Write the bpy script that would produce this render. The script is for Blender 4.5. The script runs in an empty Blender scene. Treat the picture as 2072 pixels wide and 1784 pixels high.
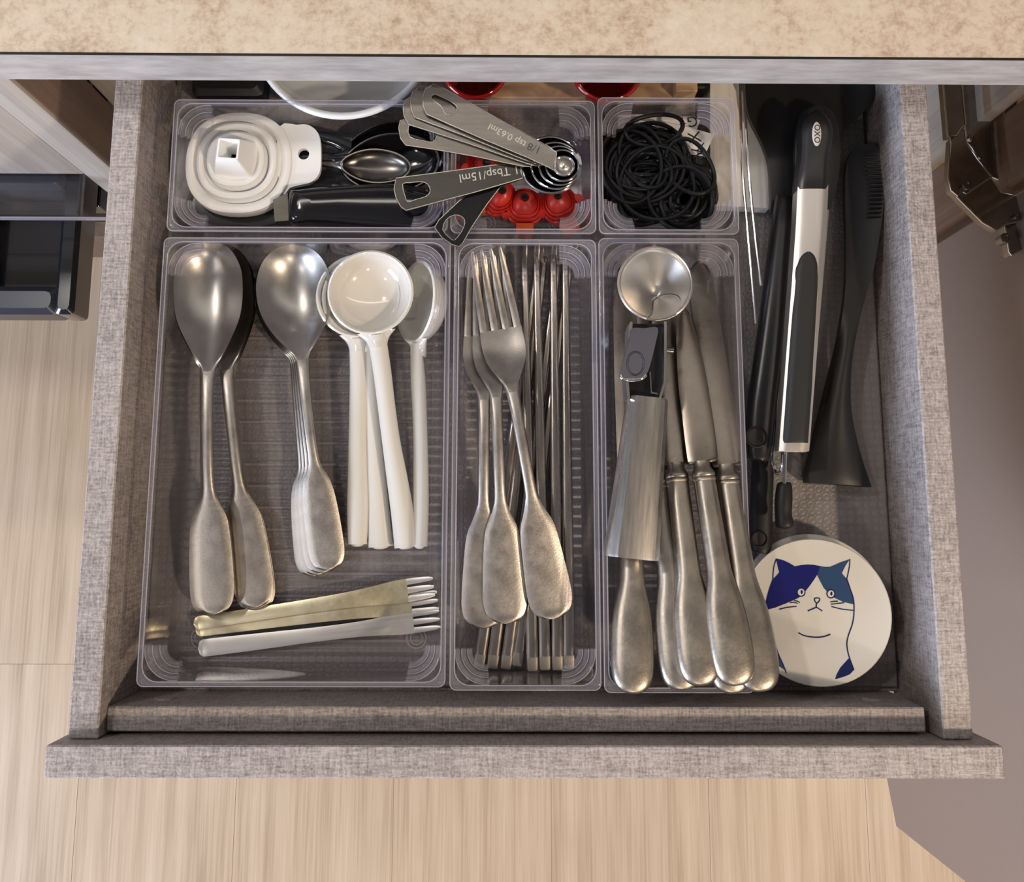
import bpy, math, random
from mathutils import Vector, Matrix
from mathutils.geometry import tessellate_polygon
random.seed(7)
SC = bpy.context.scene
COL = SC.collection
PI = math.pi

# ---------------------------------------------------------------- camera
F, PPX, PPY = 2075.0, 1032.35, 670.4
CP = Vector((-0.0092, 0.1046, 0.5521))
def axis_rot(w):
    v = Vector(w); return Matrix.Rotation(v.length, 3, v.normalized())
CR = axis_rot((0.1742, -0.0069, 0.0028))
cd = bpy.data.cameras.new('camera'); cam = bpy.data.objects.new('camera', cd); COL.objects.link(cam)
cd.sensor_width = 36.0; cd.sensor_fit = 'HORIZONTAL'; cd.lens = 36.0 * F / 2072.0
cd.shift_x = (1036.0 - PPX) / 2072.0; cd.shift_y = (PPY - 892.0) / 2072.0
cd.clip_start = 0.01
cam.matrix_world = Matrix.Translation(CP) @ CR.to_4x4()
SC.camera = cam

# ---------------------------------------------------------------- world, lights, exposure
SC.view_settings.view_transform = 'Standard'; SC.view_settings.look = 'None'
SC.view_settings.gamma = 1.0; SC.view_settings.use_curve_mapping = False
SC.view_settings.exposure = 0.0
SC.cycles.transparent_max_bounces = 24
wd = bpy.data.worlds.new('room_air'); SC.world = wd; wd.use_nodes = True
wd.node_tree.nodes['Background'].inputs[0].default_value = (0.9, 0.93, 1.0, 1)
wd.node_tree.nodes['Background'].inputs[1].default_value = 0.05
def area(name, loc, target, sx, sy, power, col, shape='RECTANGLE'):
    l = bpy.data.lights.new(name, 'AREA'); l.shape = shape; l.size = sx; l.size_y = sy; l.energy = power; l.color = col
    o = bpy.data.objects.new(name, l); COL.objects.link(o); o.location = loc
    o.rotation_euler = (Vector(target) - Vector(loc)).to_track_quat('-Z', 'Y').to_euler()
    return o
WARM = (1.0, 0.84, 0.66); COOL = (0.70, 0.80, 1.0); NEUT = (1.0, 0.93, 0.86)
CEIL = 1.62
area('downlight_right', (1.15, -0.75, CEIL - .03), (1.15, -0.75, 0), 0.14, 0.14, 30, (1.0, 0.80, 0.58), 'DISK')
area('downlight_left', (-1.15, -0.6, CEIL - .03), (-1.15, -0.6, 0), 0.14, 0.14, 4, NEUT, 'DISK')
area('downlight_behind', (0.1, -1.75, CEIL - .03), (0.1, -1.75, 0), 0.14, 0.14, 13, WARM, 'DISK')
area('downlight_counter', (-0.9, 0.67, CEIL - .03), (-0.9, 0.67, 0), 0.12, 0.12, 6.5, NEUT, 'DISK')
area('window_light', (-2.3, -1.15, 0.75), (0, 0, 0), 1.3, 1.1, 95, COOL)
area('shelf_light_strip', (0.1, 0.50, 0.72), (0.1, 0.50, 0), 1.4, 0.03, 0.9, NEUT)

# ---------------------------------------------------------------- pixel -> place at height z
def ray(px, py):
    return (CR @ Vector(((px - PPX) / F, -(py - PPY) / F, -1.0)))
def W(px, py, z):
    d = ray(px, py); t = (z - CP.z) / d.z
    return CP + d * t
def on_plane(px, py, p0, n):
    d = ray(px, py); t = (p0 - CP).dot(n) / d.dot(n)
    return CP + d * t
def SZ(z, px=1036, py=900):
    return (W(px + 1, py, z) - W(px, py, z)).length

def SZT(z): return SZ(z, 1036, 330)

# ---------------------------------------------------------------- materials
MATS = {}
def nt(name):
    m = bpy.data.materials.new(name); m.use_nodes = True
    t = m.node_tree; b = t.nodes['Principled BSDF']; MATS[name] = m
    return m, t, b
def N(t, kind, **kw):
    n = t.nodes.new(kind)
    for k, v in kw.items():
        if hasattr(n, k): setattr(n, k, v)
    return n
def coords(t, scale=(1, 1, 1), rot=(0, 0, 0), src='Object'):
    c = N(t, 'ShaderNodeTexCoord'); mp = N(t, 'ShaderNodeMapping')
    mp.inputs['Scale'].default_value = scale; mp.inputs['Rotation'].default_value = rot
    t.links.new(c.outputs[src], mp.inputs['Vector']); return mp.outputs['Vector']
def noise(t, vec, scale=1, detail=3, rough=0.5):
    n = N(t, 'ShaderNodeTexNoise'); n.inputs['Scale'].default_value = scale; n.inputs['Detail'].default_value = detail
    n.inputs['Roughness'].default_value = rough; t.links.new(vec, n.inputs['Vector']); return n.outputs['Fac']
def ramp(t, fac, stops):
    r = N(t, 'ShaderNodeValToRGB'); e = r.color_ramp.elements
    while len(e) < len(stops): e.new(0.5)
    for i, (p, c) in enumerate(stops):
        e[i].position = p; e[i].color = (*c, 1)
    t.links.new(fac, r.inputs['Fac']); return r.outputs['Color']
def math2(t, op, a, b):
    n = N(t, 'ShaderNodeMath', operation=op)
    for i, x in enumerate((a, b)):
        if isinstance(x, (int, float)): n.inputs[i].default_value = x
        else: t.links.new(x, n.inputs[i])
    return n.outputs[0]
def bump(t, b, h, strength, dist=0.001):
    n = N(t, 'ShaderNodeBump'); n.inputs['Strength'].default_value = strength; n.inputs['Distance'].default_value = dist
    t.links.new(h, n.inputs['Height']); t.links.new(n.outputs['Normal'], b.inputs['Normal'])
def simple(name, col, rough=0.5, metal=0.0, spec=0.5, coat=0.0, var=0.0, vscale=200, bumps=0.0):
    m, t, b = nt(name)
    b.inputs['Base Color'].default_value = (*col, 1); b.inputs['Roughness'].default_value = rough
    b.inputs['Metallic'].default_value = metal; b.inputs['Specular IOR Level'].default_value = spec
    b.inputs['Coat Weight'].default_value = coat
    if var or bumps:
        f = noise(t, coords(t), vscale, 4, 0.6)
        if var:
            lo = tuple(c * (1 - var) for c in col); hi = tuple(min(1, c * (1 + var)) for c in col)
            t.links.new(ramp(t, f, [(0.3, lo), (0.7, hi)]), b.inputs['Base Color'])
        if bumps: bump(t, b, f, bumps, 0.0006)
    return m
def worn_metal(name, c0, c1, r0, r1, sc=90, stretch=(1, 1, 1), bstr=0.05):
    m, t, b = nt(name); b.inputs['Metallic'].default_value = 1.0
    v = coords(t, stretch); f = noise(t, v, sc, 5, 0.65); g = noise(t, v, sc * 9, 3, 0.7)
    t.links.new(ramp(t, f, [(0.3, c0), (0.7, c1)]), b.inputs['Base Color'])
    mixed = math2(t, 'ADD', math2(t, 'MULTIPLY', f, 0.6), math2(t, 'MULTIPLY', g, 0.4))
    mr = N(t, 'ShaderNodeMapRange'); mr.inputs['From Min'].default_value = 0.3; mr.inputs['From Max'].default_value = 0.7
    mr.inputs['To Min'].default_value = r0; mr.inputs['To Max'].default_value = r1
    t.links.new(mixed, mr.inputs['Value']); t.links.new(mr.outputs['Result'], b.inputs['Roughness'])
    bump(t, b, g, bstr, 0.0004)
    return m
worn_metal('cutlery_steel', (.38, .345, .315), (.50, .46, .42), .30, .44, 120, bstr=.16)
worn_metal('spoon_bowl_steel', (.40, .38, .36), (.50, .475, .45), .29, .38, 60, bstr=.02)
worn_metal('knife_steel', (.36, .32, .275), (.50, .45, .39), .30, .46, 90, bstr=.18)
worn_metal('blade_steel', (.22, .185, .155), (.34, .295, .255), .24, .36, 40, bstr=.012)
worn_metal('brushed_steel', (.66, .635, .61), (.80, .77, .74), .22, .36, 60, (1, .06, 1), .04)
worn_metal('tongs_steel', (.72, .68, .64), (.82, .78, .74), .34, .46, 80, (1, .05, 1), .03)
worn_metal('scoop_steel', (.60, .575, .55), (.68, .65, .62), .28, .34, 30, bstr=.02)
worn_metal('measure_steel', (.20, .178, .155), (.36, .325, .285), .27, .40, 110, (.15, 1, 1), .04)
worn_metal('measure_dark_steel', (.085, .08, .07), (.12, .115, .10), .32, .42, 110, (.15, 1, 1), .03)
worn_metal('measure_shaded_steel', (.022, .022, .024), (.035, .035, .036), .34, .44, 110, bstr=.03)  # ordinary steel, its shade and dark reflections put into the colour
worn_metal('chopstick_steel', (.42, .37, .325), (.60, .535, .475), .17, .30, 150, (1, .1, 1), .06)
worn_metal('chopstick_dull', (.30, .28, .25), (.40, .37, .33), .45, .55, 150, bstr=.06)
worn_metal('gold_metal', (.78, .68, .42), (.88, .80, .58), .30, .42, 90, bstr=.05)
worn_metal('hinge_steel', (.26, .24, .22), (.40, .37, .34), .14, .26, 40, bstr=.03)
simple('glint_steel', (.42, .39, .35), .25, 1.0)
simple('chrome', (.80, .80, .80), .08, 1.0)
simple('small_spoon_steel', (.17, .16, .15), .28, 1.0, var=.15, vscale=120)
simple('ivory_glaze', (.72, .69, .63), .10, coat=.6)
simple('silicone_white', (.88, .88, .88), .45, spec=.4)
simple('dish_glaze', (.78, .74, .66), .07, coat=.5)
simple('dish_unglazed', (.60, .52, .40), .5)
simple('cobalt', (.010, .012, .16), .12, coat=.4)
simple('slate_blue', (.035, .075, .17), .12, coat=.4)
simple('ink_blue', (.012, .018, .10), .15, coat=.3)
simple('black_plastic', (.012, .012, .013), .30, spec=.5)
simple('black_satin', (.010, .010, .011), .46, spec=.4, bumps=.05, vscale=900)
simple('black_gloss', (.008, .008, .009), .09, spec=.6, coat=.3)
simple('black_rubber', (.0045, .005, .0065), .42, spec=.26)
simple('grip_rubber', (.020, .021, .022), .48, spec=.4)
simple('badge_grey', (.55, .52, .49), .35)
simple('red_silicone', (.62, .030, .020), .34, spec=.5)
simple('orange_silicone', (.85, .13, .020), .36, spec=.5)
simple('red_glaze', (.32, .010, .008), .08, coat=.7)
simple('paper', (.78, .76, .74), .6)
simple('ink_black', (.02, .02, .02), .6)
simple('cream_board', (.76, .72, .66), .42, var=.04, vscale=30)
simple('white_ceramic', (.86, .88, .89), .10, coat=.5)
simple('kraft_card', (.55, .36, .21), .6, var=.08, vscale=60)
simple('dark_gap', (.004, .004, .004), .6)
simple('plain_brown', (.16, .12, .095), .7)  # even brown of the floor base and the rear panel
simple('appliance_black', (.012, .014, .018), .18, coat=.3)
simple('appliance_trim', (.035, .04, .055), .30)
simple('wall_paint', (.30, .29, .28), .7)
simple('wall_panel', (.11, .095, .085), .6)
simple('ceiling_paint', (.24, .235, .23), .8)
simple('engraved', (.70, .66, .60), .35, metal=.8)
simple('engraved_dark', (.05, .05, .06), .45)
simple('anodised_lever', (.15, .145, .17), .33, metal=1.0)
simple('door_face', (.29, .22, .182), .45, var=.05, vscale=700, bumps=.05)

def linen(name, lo, hi, rough=.50, bs=.45):
    m, t, b = nt(name)
    f1 = noise(t, coords(t, (110, 840, 840)), 1, 2, .6); f2 = noise(t, coords(t, (840, 110, 840)), 1, 2, .6)
    f3 = noise(t, coords(t, (840, 840, 110)), 1, 2, .6); big = noise(t, coords(t), 14, 3, .5)
    s = math2(t, 'ADD', math2(t, 'ADD', f1, f2), f3); s = math2(t, 'MULTIPLY', s, 1 / 3)
    s2 = math2(t, 'ADD', math2(t, 'MULTIPLY', s, .85), math2(t, 'MULTIPLY', big, .15))
    t.links.new(ramp(t, s2, [(.38, lo), (.60, hi)]), b.inputs['Base Color'])
    b.inputs['Roughness'].default_value = rough; b.inputs['Specular IOR Level'].default_value = .5
    bump(t, b, s, bs, 0.0009)
linen('linen_laminate', (.185, .16, .15), (.52, .465, .45))
def wood(name, cols, sx=60, sy=2.2, rough=.5, axis='Y', fine=420):
    m, t, b = nt(name)
    sc = (sx, sy, sx) if axis == 'Y' else ((sx, sx, sy) if axis == 'Z' else (sy, sx, sx))
    fs = tuple(v * fine / sx * (.5 if v == sy else 1) for v in sc)
    f = noise(t, coords(t, sc), 1, 4, .55); g = noise(t, coords(t, fs), 1, 3, .5)
    h = noise(t, coords(t), 5, 2, .5)
    s = math2(t, 'ADD', math2(t, 'MULTIPLY', f, .42), math2(t, 'ADD', math2(t, 'MULTIPLY', g, .36), math2(t, 'MULTIPLY', h, .22)))
    if axis == 'Y':
        wv = N(t, 'ShaderNodeTexWave', bands_direction='X'); wv.inputs['Scale'].default_value = 1.0; wv.inputs['Distortion'].default_value = 9.0; wv.inputs['Detail'].default_value = 3; wv.inputs['Detail Scale'].default_value = .55
        t.links.new(coords(t, (9, .8, 9)), wv.inputs['Vector']); s = math2(t, 'ADD', math2(t, 'MULTIPLY', s, .93), math2(t, 'MULTIPLY', wv.outputs['Fac'], .07))
    t.links.new(ramp(t, s, cols), b.inputs['Base Color']); b.inputs['Roughness'].default_value = rough
    bump(t, b, g, .08, .0006)
OAK = [(.33, (.36, .255, .165)), (.5, (.525, .40, .28)), (.66, (.62, .495, .365))]
wood('oak_floor', OAK, 70, 2.5, .42)
wood('pale_cabinet', [(.33, (.36, .32, .285)), (.5, (.47, .425, .385)), (.66, (.56, .515, .47))], 90, 2.5, .55, 'Z')
wood('brown_cabinet', [(.33, (.15, .095, .065)), (.5, (.20, .13, .09)), (.66, (.25, .165, .115))], 90, 3, .55, 'Z')
def counter_mat():
    m, t, b = nt('counter_laminate')
    f = noise(t, coords(t), 22, 7, .68); g = noise(t, coords(t), 230, 5, .7)
    s = math2(t, 'ADD', math2(t, 'MULTIPLY', f, .5), math2(t, 'MULTIPLY', g, .5))
    t.links.new(ramp(t, s, [(.36, (.42, .29, .20)), (.45, (.58, .455, .34)), (.52, (.68, .565, .44)), (.66, (.75, .655, .54))]), b.inputs['Base Color'])
    b.inputs['Roughness'].default_value = .42; bump(t, b, g, .05, .0005)
    m, t, b = nt('counter_edge')
    f = noise(t, coords(t, (30, 60, 120)), 1, 6, .65)
    t.links.new(ramp(t, f, [(.35, (.38, .355, .345)), (.55, (.52, .495, .485)), (.68, (.60, .575, .565))]), b.inputs['Base Color'])
    b.inputs['Roughness'].default_value = .45
counter_mat()
def liner_mat():
    m, t, b = nt('liner_mat')
    v = N(t, 'ShaderNodeTexVoronoi'); v.inputs['Scale'].default_value = 240; v.inputs['Randomness'].default_value = .25
    t.links.new(coords(t), v.inputs['Vector'])
    t.links.new(ramp(t, v.outputs['Distance'], [(.15, (.22, .197, .192)), (.55, (.185, .166, .161))]), b.inputs['Base Color'])
    b.inputs['Roughness'].default_value = .45
    w = math2(t, 'SINE', math2(t, 'MULTIPLY', v.outputs['Distance'], 14.0), 0); bump(t, b, w, .18, .0006)
liner_mat()
def acrylic(name, ribs=False):
    m = bpy.data.materials.new(name); m.use_nodes = True; t = m.node_tree; MATS[name] = m
    for n in list(t.nodes): t.nodes.remove(n)
    out = N(t, 'ShaderNodeOutputMaterial'); mix = N(t, 'ShaderNodeMixShader')
    tr = N(t, 'ShaderNodeBsdfTransparent'); gl = N(t, 'ShaderNodeBsdfGlossy'); lw = N(t, 'ShaderNodeLayerWeight')
    tr.inputs['Color'].default_value = (.975, .972, .982, 1); gl.inputs['Roughness'].default_value = .06
    gl.inputs['Color'].default_value = (.95, .95, 1, 1); lw.inputs['Blend'].default_value = .5
    t.links.new(tr.outputs[0], mix.inputs[1]); t.links.new(gl.outputs[0], mix.inputs[2])
    fr = math2(t, 'ADD', math2(t, 'MULTIPLY', math2(t, 'POWER', lw.outputs['Facing'], 4.0), .75), .05); t.links.new(fr, mix.inputs[0]); t.links.new(mix.outputs[0], out.inputs[0])
    if ribs:
        tr.inputs['Color'].default_value = (.96, .955, .96, 1)
        wv = N(t, 'ShaderNodeTexWave', bands_direction='Y'); wv.inputs['Scale'].default_value = 62; wv.inputs['Distortion'].default_value = .4
        t.links.new(coords(t), wv.inputs['Vector'])
        bp = N(t, 'ShaderNodeBump'); bp.inputs['Strength'].default_value = .7; bp.inputs['Distance'].default_value = .0012
        t.links.new(wv.outputs['Fac'], bp.inputs['Height'])
        t.links.new(bp.outputs[0], gl.inputs['Normal']); t.links.new(bp.outputs[0], lw.inputs['Normal'])
        gl.inputs['Roughness'].default_value = .34
def lit_acrylic(name, amount):  # lilac diffuse share stands in for light gathered in clear edges
    m = bpy.data.materials.new(name); m.use_nodes = True; t = m.node_tree; MATS[name] = m
    b = t.nodes['Principled BSDF']; out = t.nodes['Material Output']; tr = N(t, 'ShaderNodeBsdfTransparent'); mix = N(t, 'ShaderNodeMixShader')
    tr.inputs['Color'].default_value = (.95, .945, .96, 1); b.inputs['Base Color'].default_value = (.56, .53, .58, 1); b.inputs['Roughness'].default_value = .06; b.inputs['Coat Weight'].default_value = 1.0
    mix.inputs[0].default_value = amount
    t.links.new(tr.outputs[0], mix.inputs[1]); t.links.new(b.outputs[0], mix.inputs[2]); t.links.new(mix.outputs[0], out.inputs[0])
lit_acrylic('lit_acrylic', .42); lit_acrylic('acrylic_rim', .15); lit_acrylic('acrylic_rib', .13)
acrylic('clear_acrylic'); acrylic('clear_acrylic_ribbed', True)

# ---------------------------------------------------------------- object helpers
def tag(o, label=None, cat=None, group=None, kind=None):
    if label: o['label'] = label
    if cat: o['category'] = cat
    if group: o['group'] = group
    if kind: o['kind'] = kind
    return o
def thing(name, label, cat, loc=(0, 0, 0), rz=0.0, group=None, rot=None):
    o = bpy.data.objects.new(name, None); COL.objects.link(o); o.empty_display_size = .01
    o.location = loc; o.rotation_euler = rot if rot else (0, 0, rz)
    return tag(o, label, cat, group)
def mk(name, verts, faces, mat, parent=None, smooth=35, base=(0, 0, 0), label=None):
    me = bpy.data.meshes.new(name); b = Vector(base)
    me.from_pydata([tuple(Vector(v) - b) for v in verts], [], faces); me.validate(); me.update()
    me.materials.append(MATS[mat])
    if smooth:
        me.shade_smooth(); me.set_sharp_from_angle(angle=math.radians(smooth))
    o = bpy.data.objects.new(name, me); COL.objects.link(o)
    if parent: o.parent = parent
    else: o.location = b
    if label: o['label'] = label
    return o
def fix_normals(o):
    import bmesh
    bm = bmesh.new(); bm.from_mesh(o.data); bmesh.ops.recalc_face_normals(bm, faces=bm.faces); bm.to_mesh(o.data); bm.free()
    return o
def box(x0, x1, y0, y1, z0, z1, bev=0.0):
    if bev <= 0:
        v = [(x, y, z) for z in (z0, z1) for y in (y0, y1) for x in (x0, x1)]
        f = [(0, 2, 3, 1), (4, 5, 7, 6), (0, 1, 5, 4), (2, 6, 7, 3), (0, 4, 6, 2), (1, 3, 7, 5)]
        return v, f
    rings = []
    for z, i in ((z0, bev), (z0 + bev, 0), (z1 - bev, 0), (z1, bev)):
        rings.append(rrect(x0 + i, x1 - i, y0 + i, y1 - i, bev, z, 2))
    return bridge(rings, True, True)
def rrect(x0, x1, y0, y1, r, z, n=5):
    r = max(1e-5, min(r, (x1 - x0) / 2 - 1e-5, (y1 - y0) / 2 - 1e-5)); pts = []
    for cx, cy, a0 in ((x1 - r, y1 - r, 0), (x0 + r, y1 - r, PI / 2), (x0 + r, y0 + r, PI), (x1 - r, y0 + r, 1.5 * PI)):
        for k in range(n + 1):
            a = a0 + PI / 2 * k / n; pts.append((cx + r * math.cos(a), cy + r * math.sin(a), z))
    return pts
def bridge(rings, cap0=False, cap1=False, closed=True, loop=False):
    v = [tuple(p) for r in rings for p in r]; n = len(rings[0]); f = []; m = len(rings)
    for i in range(m if loop else m - 1):
        a = i * n; b = ((i + 1) % m) * n
        for k in range(n if closed else n - 1):
            k2 = (k + 1) % n; f.append((a + k, a + k2, b + k2, b + k))
    if cap0: f.append(tuple(range(n - 1, -1, -1)))
    if cap1: f.append(tuple((m - 1) * n + k for k in range(n)))
    return v, f
def merge(*vf):
    V, Fc = [], []
    for v, f in vf:
        o = len(V); V += [tuple(p) for p in v]; Fc += [tuple(i + o for i in q) for q in f]
    return V, Fc
def crom(P, n):
    """Catmull-Rom through tuples P, n steps per span."""
    out = []; m = len(P)
    for i in range(m - 1):
        p0, p1, p2, p3 = P[max(i - 1, 0)], P[i], P[i + 1], P[min(i + 2, m - 1)]
        for k in range(n):
            u = k / n; u2 = u * u; u3 = u2 * u
            out.append(tuple(.5 * (2 * b + (c - a) * u + (2 * a - 5 * b + 4 * c - d) * u2 + (3 * b - a - 3 * c + d) * u3)
                             for a, b, c, d in zip(p0, p1, p2, p3)))
    out.append(tuple(P[-1])); return out
def ribbon(st, nu=9, sub=3, caps=(True, True)):
    """st: (y, x, hw, z, dish, th) local metres; dished strip of thickness th along y. dish>0 sinks the middle, <0 crowns it."""
    st = crom(st, sub) if sub > 1 else st; rings = []
    for y, x, hw, z, d, th in st:
        hw = max(hw, 1e-5); top = []; bot = []
        for k in range(nu):
            u = -1 + 2 * k / (nu - 1); prof = (1 - u * u)
            zz = z - d * prof
            e = th * .22 if k in (0, nu - 1) else 0
            top.append((x + hw * u, y, zz - e))
            bot.append((x + hw * u * (.985 if e else .97), y, zz - th + e))
        rings.append(top + bot[::-1])
    return bridge(rings, caps[0], caps[1])
def rod(st, n=12, sub=1, p=2.0, caps=(True, True)):
    """st: (y, x, z, hw, hh): solid loft along y with super-ellipse section of power p."""
    st = crom(st, sub) if sub > 1 else st; rings = []
    for y, x, z, hw, hh in st:
        r = []
        for k in range(n):
            a = 2 * PI * (k + .5) / n; c, s = math.cos(a), math.sin(a)
            r.append((x - max(hw, 1e-5) * math.copysign(abs(c) ** (2 / p), c), y, z + max(hh, 1e-5) * math.copysign(abs(s) ** (2 / p), s)))
        rings.append(r)
    return bridge(rings, caps[0], caps[1])
def tube(path, r, n=8, closed=False):
    """round tube along 3-D points."""
    P = [Vector(p) for p in path]; m = len(P); rings = []; up = Vector((0, 0, 1))
    for i in range(m):
        a = P[(i - 1) % m] if closed or i > 0 else P[i]; b = P[(i + 1) % m] if closed or i < m - 1 else P[i]
        d = (b - a).normalized()
        if abs(d.dot(up)) > .98: s = Vector((1, 0, 0))
        else: s = d.cross(up).normalized()
        q = s.cross(d).normalized()
        rings.append([P[i] + (s * math.cos(2 * PI * k / n) + q * math.sin(2 * PI * k / n)) * r for k in range(n)])
    return bridge(rings, not closed, not closed, True, closed)
def lathe(prof, n=40, cx=0, cy=0, sq=2.0):
    rings = []
    for r, z in prof:
        ring = []
        for k in range(n):
            a = 2 * PI * k / n; c, s = math.cos(a), math.sin(a)
            if sq != 2.0:
                c = math.copysign(abs(c) ** (2 / sq), c); s = math.copysign(abs(s) ** (2 / sq), s)
            ring.append((cx + max(r, 1e-5) * c, cy + max(r, 1e-5) * s, z))
        rings.append(ring)
    return bridge(rings)
def slab(poly, z0, z1, bev=0.0, holes=(), zf=None):
    """prism from a 2-D outline (metres) with optional holes; zf(x,y) adds height."""
    def area2(p): return sum(p[i][0] * p[(i + 1) % len(p)][1] - p[(i + 1) % len(p)][0] * p[i][1] for i in range(len(p)))
    poly = list(poly) if area2(poly) > 0 else list(poly)[::-1]
    loops = [poly] + [list(h) if area2(h) < 0 else list(h)[::-1] for h in holes]
    flat = [p for l in loops for p in l]; n = len(flat); zf = zf or (lambda x, y: 0)
    tris = tessellate_polygon([[Vector((x, y, 0)) for x, y in l] for l in loops])
    V = [(x, y, z0 + zf(x, y)) for x, y in flat] + [(x, y, z1 + zf(x, y)) for x, y in flat]; Fc = []
    for a, b, c in tris:
        A, B, C_ = flat[a], flat[b], flat[c]
        if (B[0] - A[0]) * (C_[1] - A[1]) - (B[1] - A[1]) * (C_[0] - A[0]) < 0: b, c = c, b
        Fc.append((n + a, n + b, n + c)); Fc.append((a, c, b))
    o = 0
    for l in loops:
        m = len(l)
        for k in range(m):
            k2 = (k + 1) % m; Fc.append((o + k, o + k2, n + o + k2, n + o + k))
        o += m
    return V, Fc
def smooth2(P, n=4, closed=True):
    if not closed: return [tuple(q) for q in crom(P, n)]
    m = len(P); Q = [P[-1]] + list(P) + [P[0], P[1]]; out = []
    for i in range(1, m + 1):
        a, b, c, d = Q[i - 1], Q[i], Q[i + 1], Q[min(i + 2, len(Q) - 1)]
        for k in range(n):
            u = k / n; u2 = u * u; u3 = u2 * u
            out.append(tuple(.5 * (2 * y + (z - x) * u + (2 * x - 5 * y + 4 * z - w) * u2 + (3 * y - x - 3 * z + w) * u3) for x, y, z, w in zip(a, b, c, d)))
    return out
def ellipse(cx, cy, rx, ry, n=24, a0=0):
    return [(cx + rx * math.cos(a0 + 2 * PI * k / n), cy + ry * math.sin(a0 + 2 * PI * k / n)) for k in range(n)]
def PX(pts, z):
    return [tuple(W(x, y, z)[:2]) for x, y in pts]
def text_mesh(name, body, size, mat, parent, mtx, extrude=.00012, label=None):
    c = bpy.data.curves.new(name, 'FONT'); c.body = body; c.size = size; c.extrude = extrude; c.align_x = 'CENTER'; c.align_y = 'CENTER'
    c.resolution_u = 3
    tmp = bpy.data.objects.new(name, c); me = bpy.data.meshes.new_from_object(tmp); bpy.data.objects.remove(tmp)
    me.transform(mtx); me.materials.clear(); me.materials.append(MATS[mat])
    o = bpy.data.objects.new(name, me); COL.objects.link(o); o.parent = parent
    if label: o['label'] = label
    return o
def copy_tree(o, parent=None):
    c = o.copy(); COL.objects.link(c); c.parent = parent
    for ch in o.children: copy_tree(ch, c)
    return c
def frame(p_end, p_head, z):
    """place of a straight tool: base point, rotation about z, metres per pixel along it."""
    a = W(*p_end, z); b = W(*p_head, z); d = b - a
    L = d.length; px = math.hypot(p_head[0] - p_end[0], p_head[1] - p_end[1])
    return a, math.atan2(d.y, d.x) - PI / 2, L / px, L

# ================================================================ the setting
FLOOR = -0.75
# floor of oak planks
floor = mk('floor', *box(-2.4, 2.4, -2.6, 1.0, FLOOR - .03, FLOOR - .004), 'plain_brown', base=(0, 0, FLOOR)); floor['kind'] = 'structure'
sx = [W(p, 1700, FLOOR).x for p in (150, 472, 795, 1117, 1440, 1757)]
pw = (sx[-1] - sx[0]) / 5
xs = [sx[0] + pw * k for k in range(-4, 10)]
yj = W(60, 1343, FLOOR).y
for k in range(len(xs) - 1):
    y = yj - ((k * 7) % 4) * .31 if k != 3 else yj
    cuts = [-2.6] + [c for c in (y - 1.24, y, y + 1.24) if -2.55 < c < .95] + [1.0]
    for a, b in zip(cuts[:-1], cuts[1:]):
        o = mk('plank', *box(xs[k] + .0001, xs[k + 1] - .0001, a + .0001, b - .0001, FLOOR - .005, FLOOR, .0004), 'oak_floor', floor, base=(0, 0, FLOOR))
        o.data.transform(Matrix.Translation((-xs[k] - k * .0, -a, 0))); o.location = (xs[k], a, 0)
# shell of the kitchen
def struct(name, vf, mat):
    o = mk(name, *vf, mat, smooth=0); o['kind'] = 'structure'; return o
struct('wall_back', box(-2.4, 2.4, 1.0, 1.06, FLOOR, CEIL), 'wall_panel')
struct('wall_front', box(-2.4, 2.4, -2.66, -2.6, FLOOR, CEIL), 'wall_paint')
struct('wall_right', box(2.4, 2.46, -2.6, 1.0, FLOOR, CEIL), 'wall_paint')
wl = struct('wall_left', merge(box(-2.46, -2.4, -2.6, -1.85, FLOOR, CEIL), box(-2.46, -2.4, -.45, 1.0, FLOOR, CEIL), box(-2.46, -2.4, -1.85, -.45, FLOOR, .15), box(-2.46, -2.4, -1.85, -.45, 1.35, CEIL)), 'wall_paint')
struct('ceiling', box(-2.4, 2.4, -2.6, 1.0, CEIL, CEIL + .05), 'ceiling_paint')

# countertop
ZC = 0.0645
cl = W(0, 160, ZC); cr = W(2072, 172, ZC); cdir = (cr - cl).normalized(); crz = math.atan2(cdir.y, cdir.x)
lo, hi = ZC, ZC + .06
for _ in range(40):
    mid = (lo + hi) / 2
    if W(1036, 116, mid).y > W(1036, 166, ZC).y: lo = mid
    else: hi = mid
ZT = lo
ct = thing('countertop', 'beige speckled laminate countertop overhanging the open drawer', 'countertop', W(1036, 166, ZC), crz)
mk('slab', *box(-1.3, 1.3, .0012, .62, 0, ZT - ZC), 'counter_laminate', ct, smooth=0)
mk('edge_strip', *box(-1.3, 1.3, 0, .0012, 0, ZT - ZC - .0006), 'counter_edge', ct, smooth=0, label='grey edge strip along the counter front')
mk('edge_seam', *box(-1.3, 1.3, .0002, .0012, ZT - ZC - .0006, ZT - ZC + .0001), 'dark_gap', ct, smooth=0, label='thin dark seam between counter top and edge')

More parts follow.
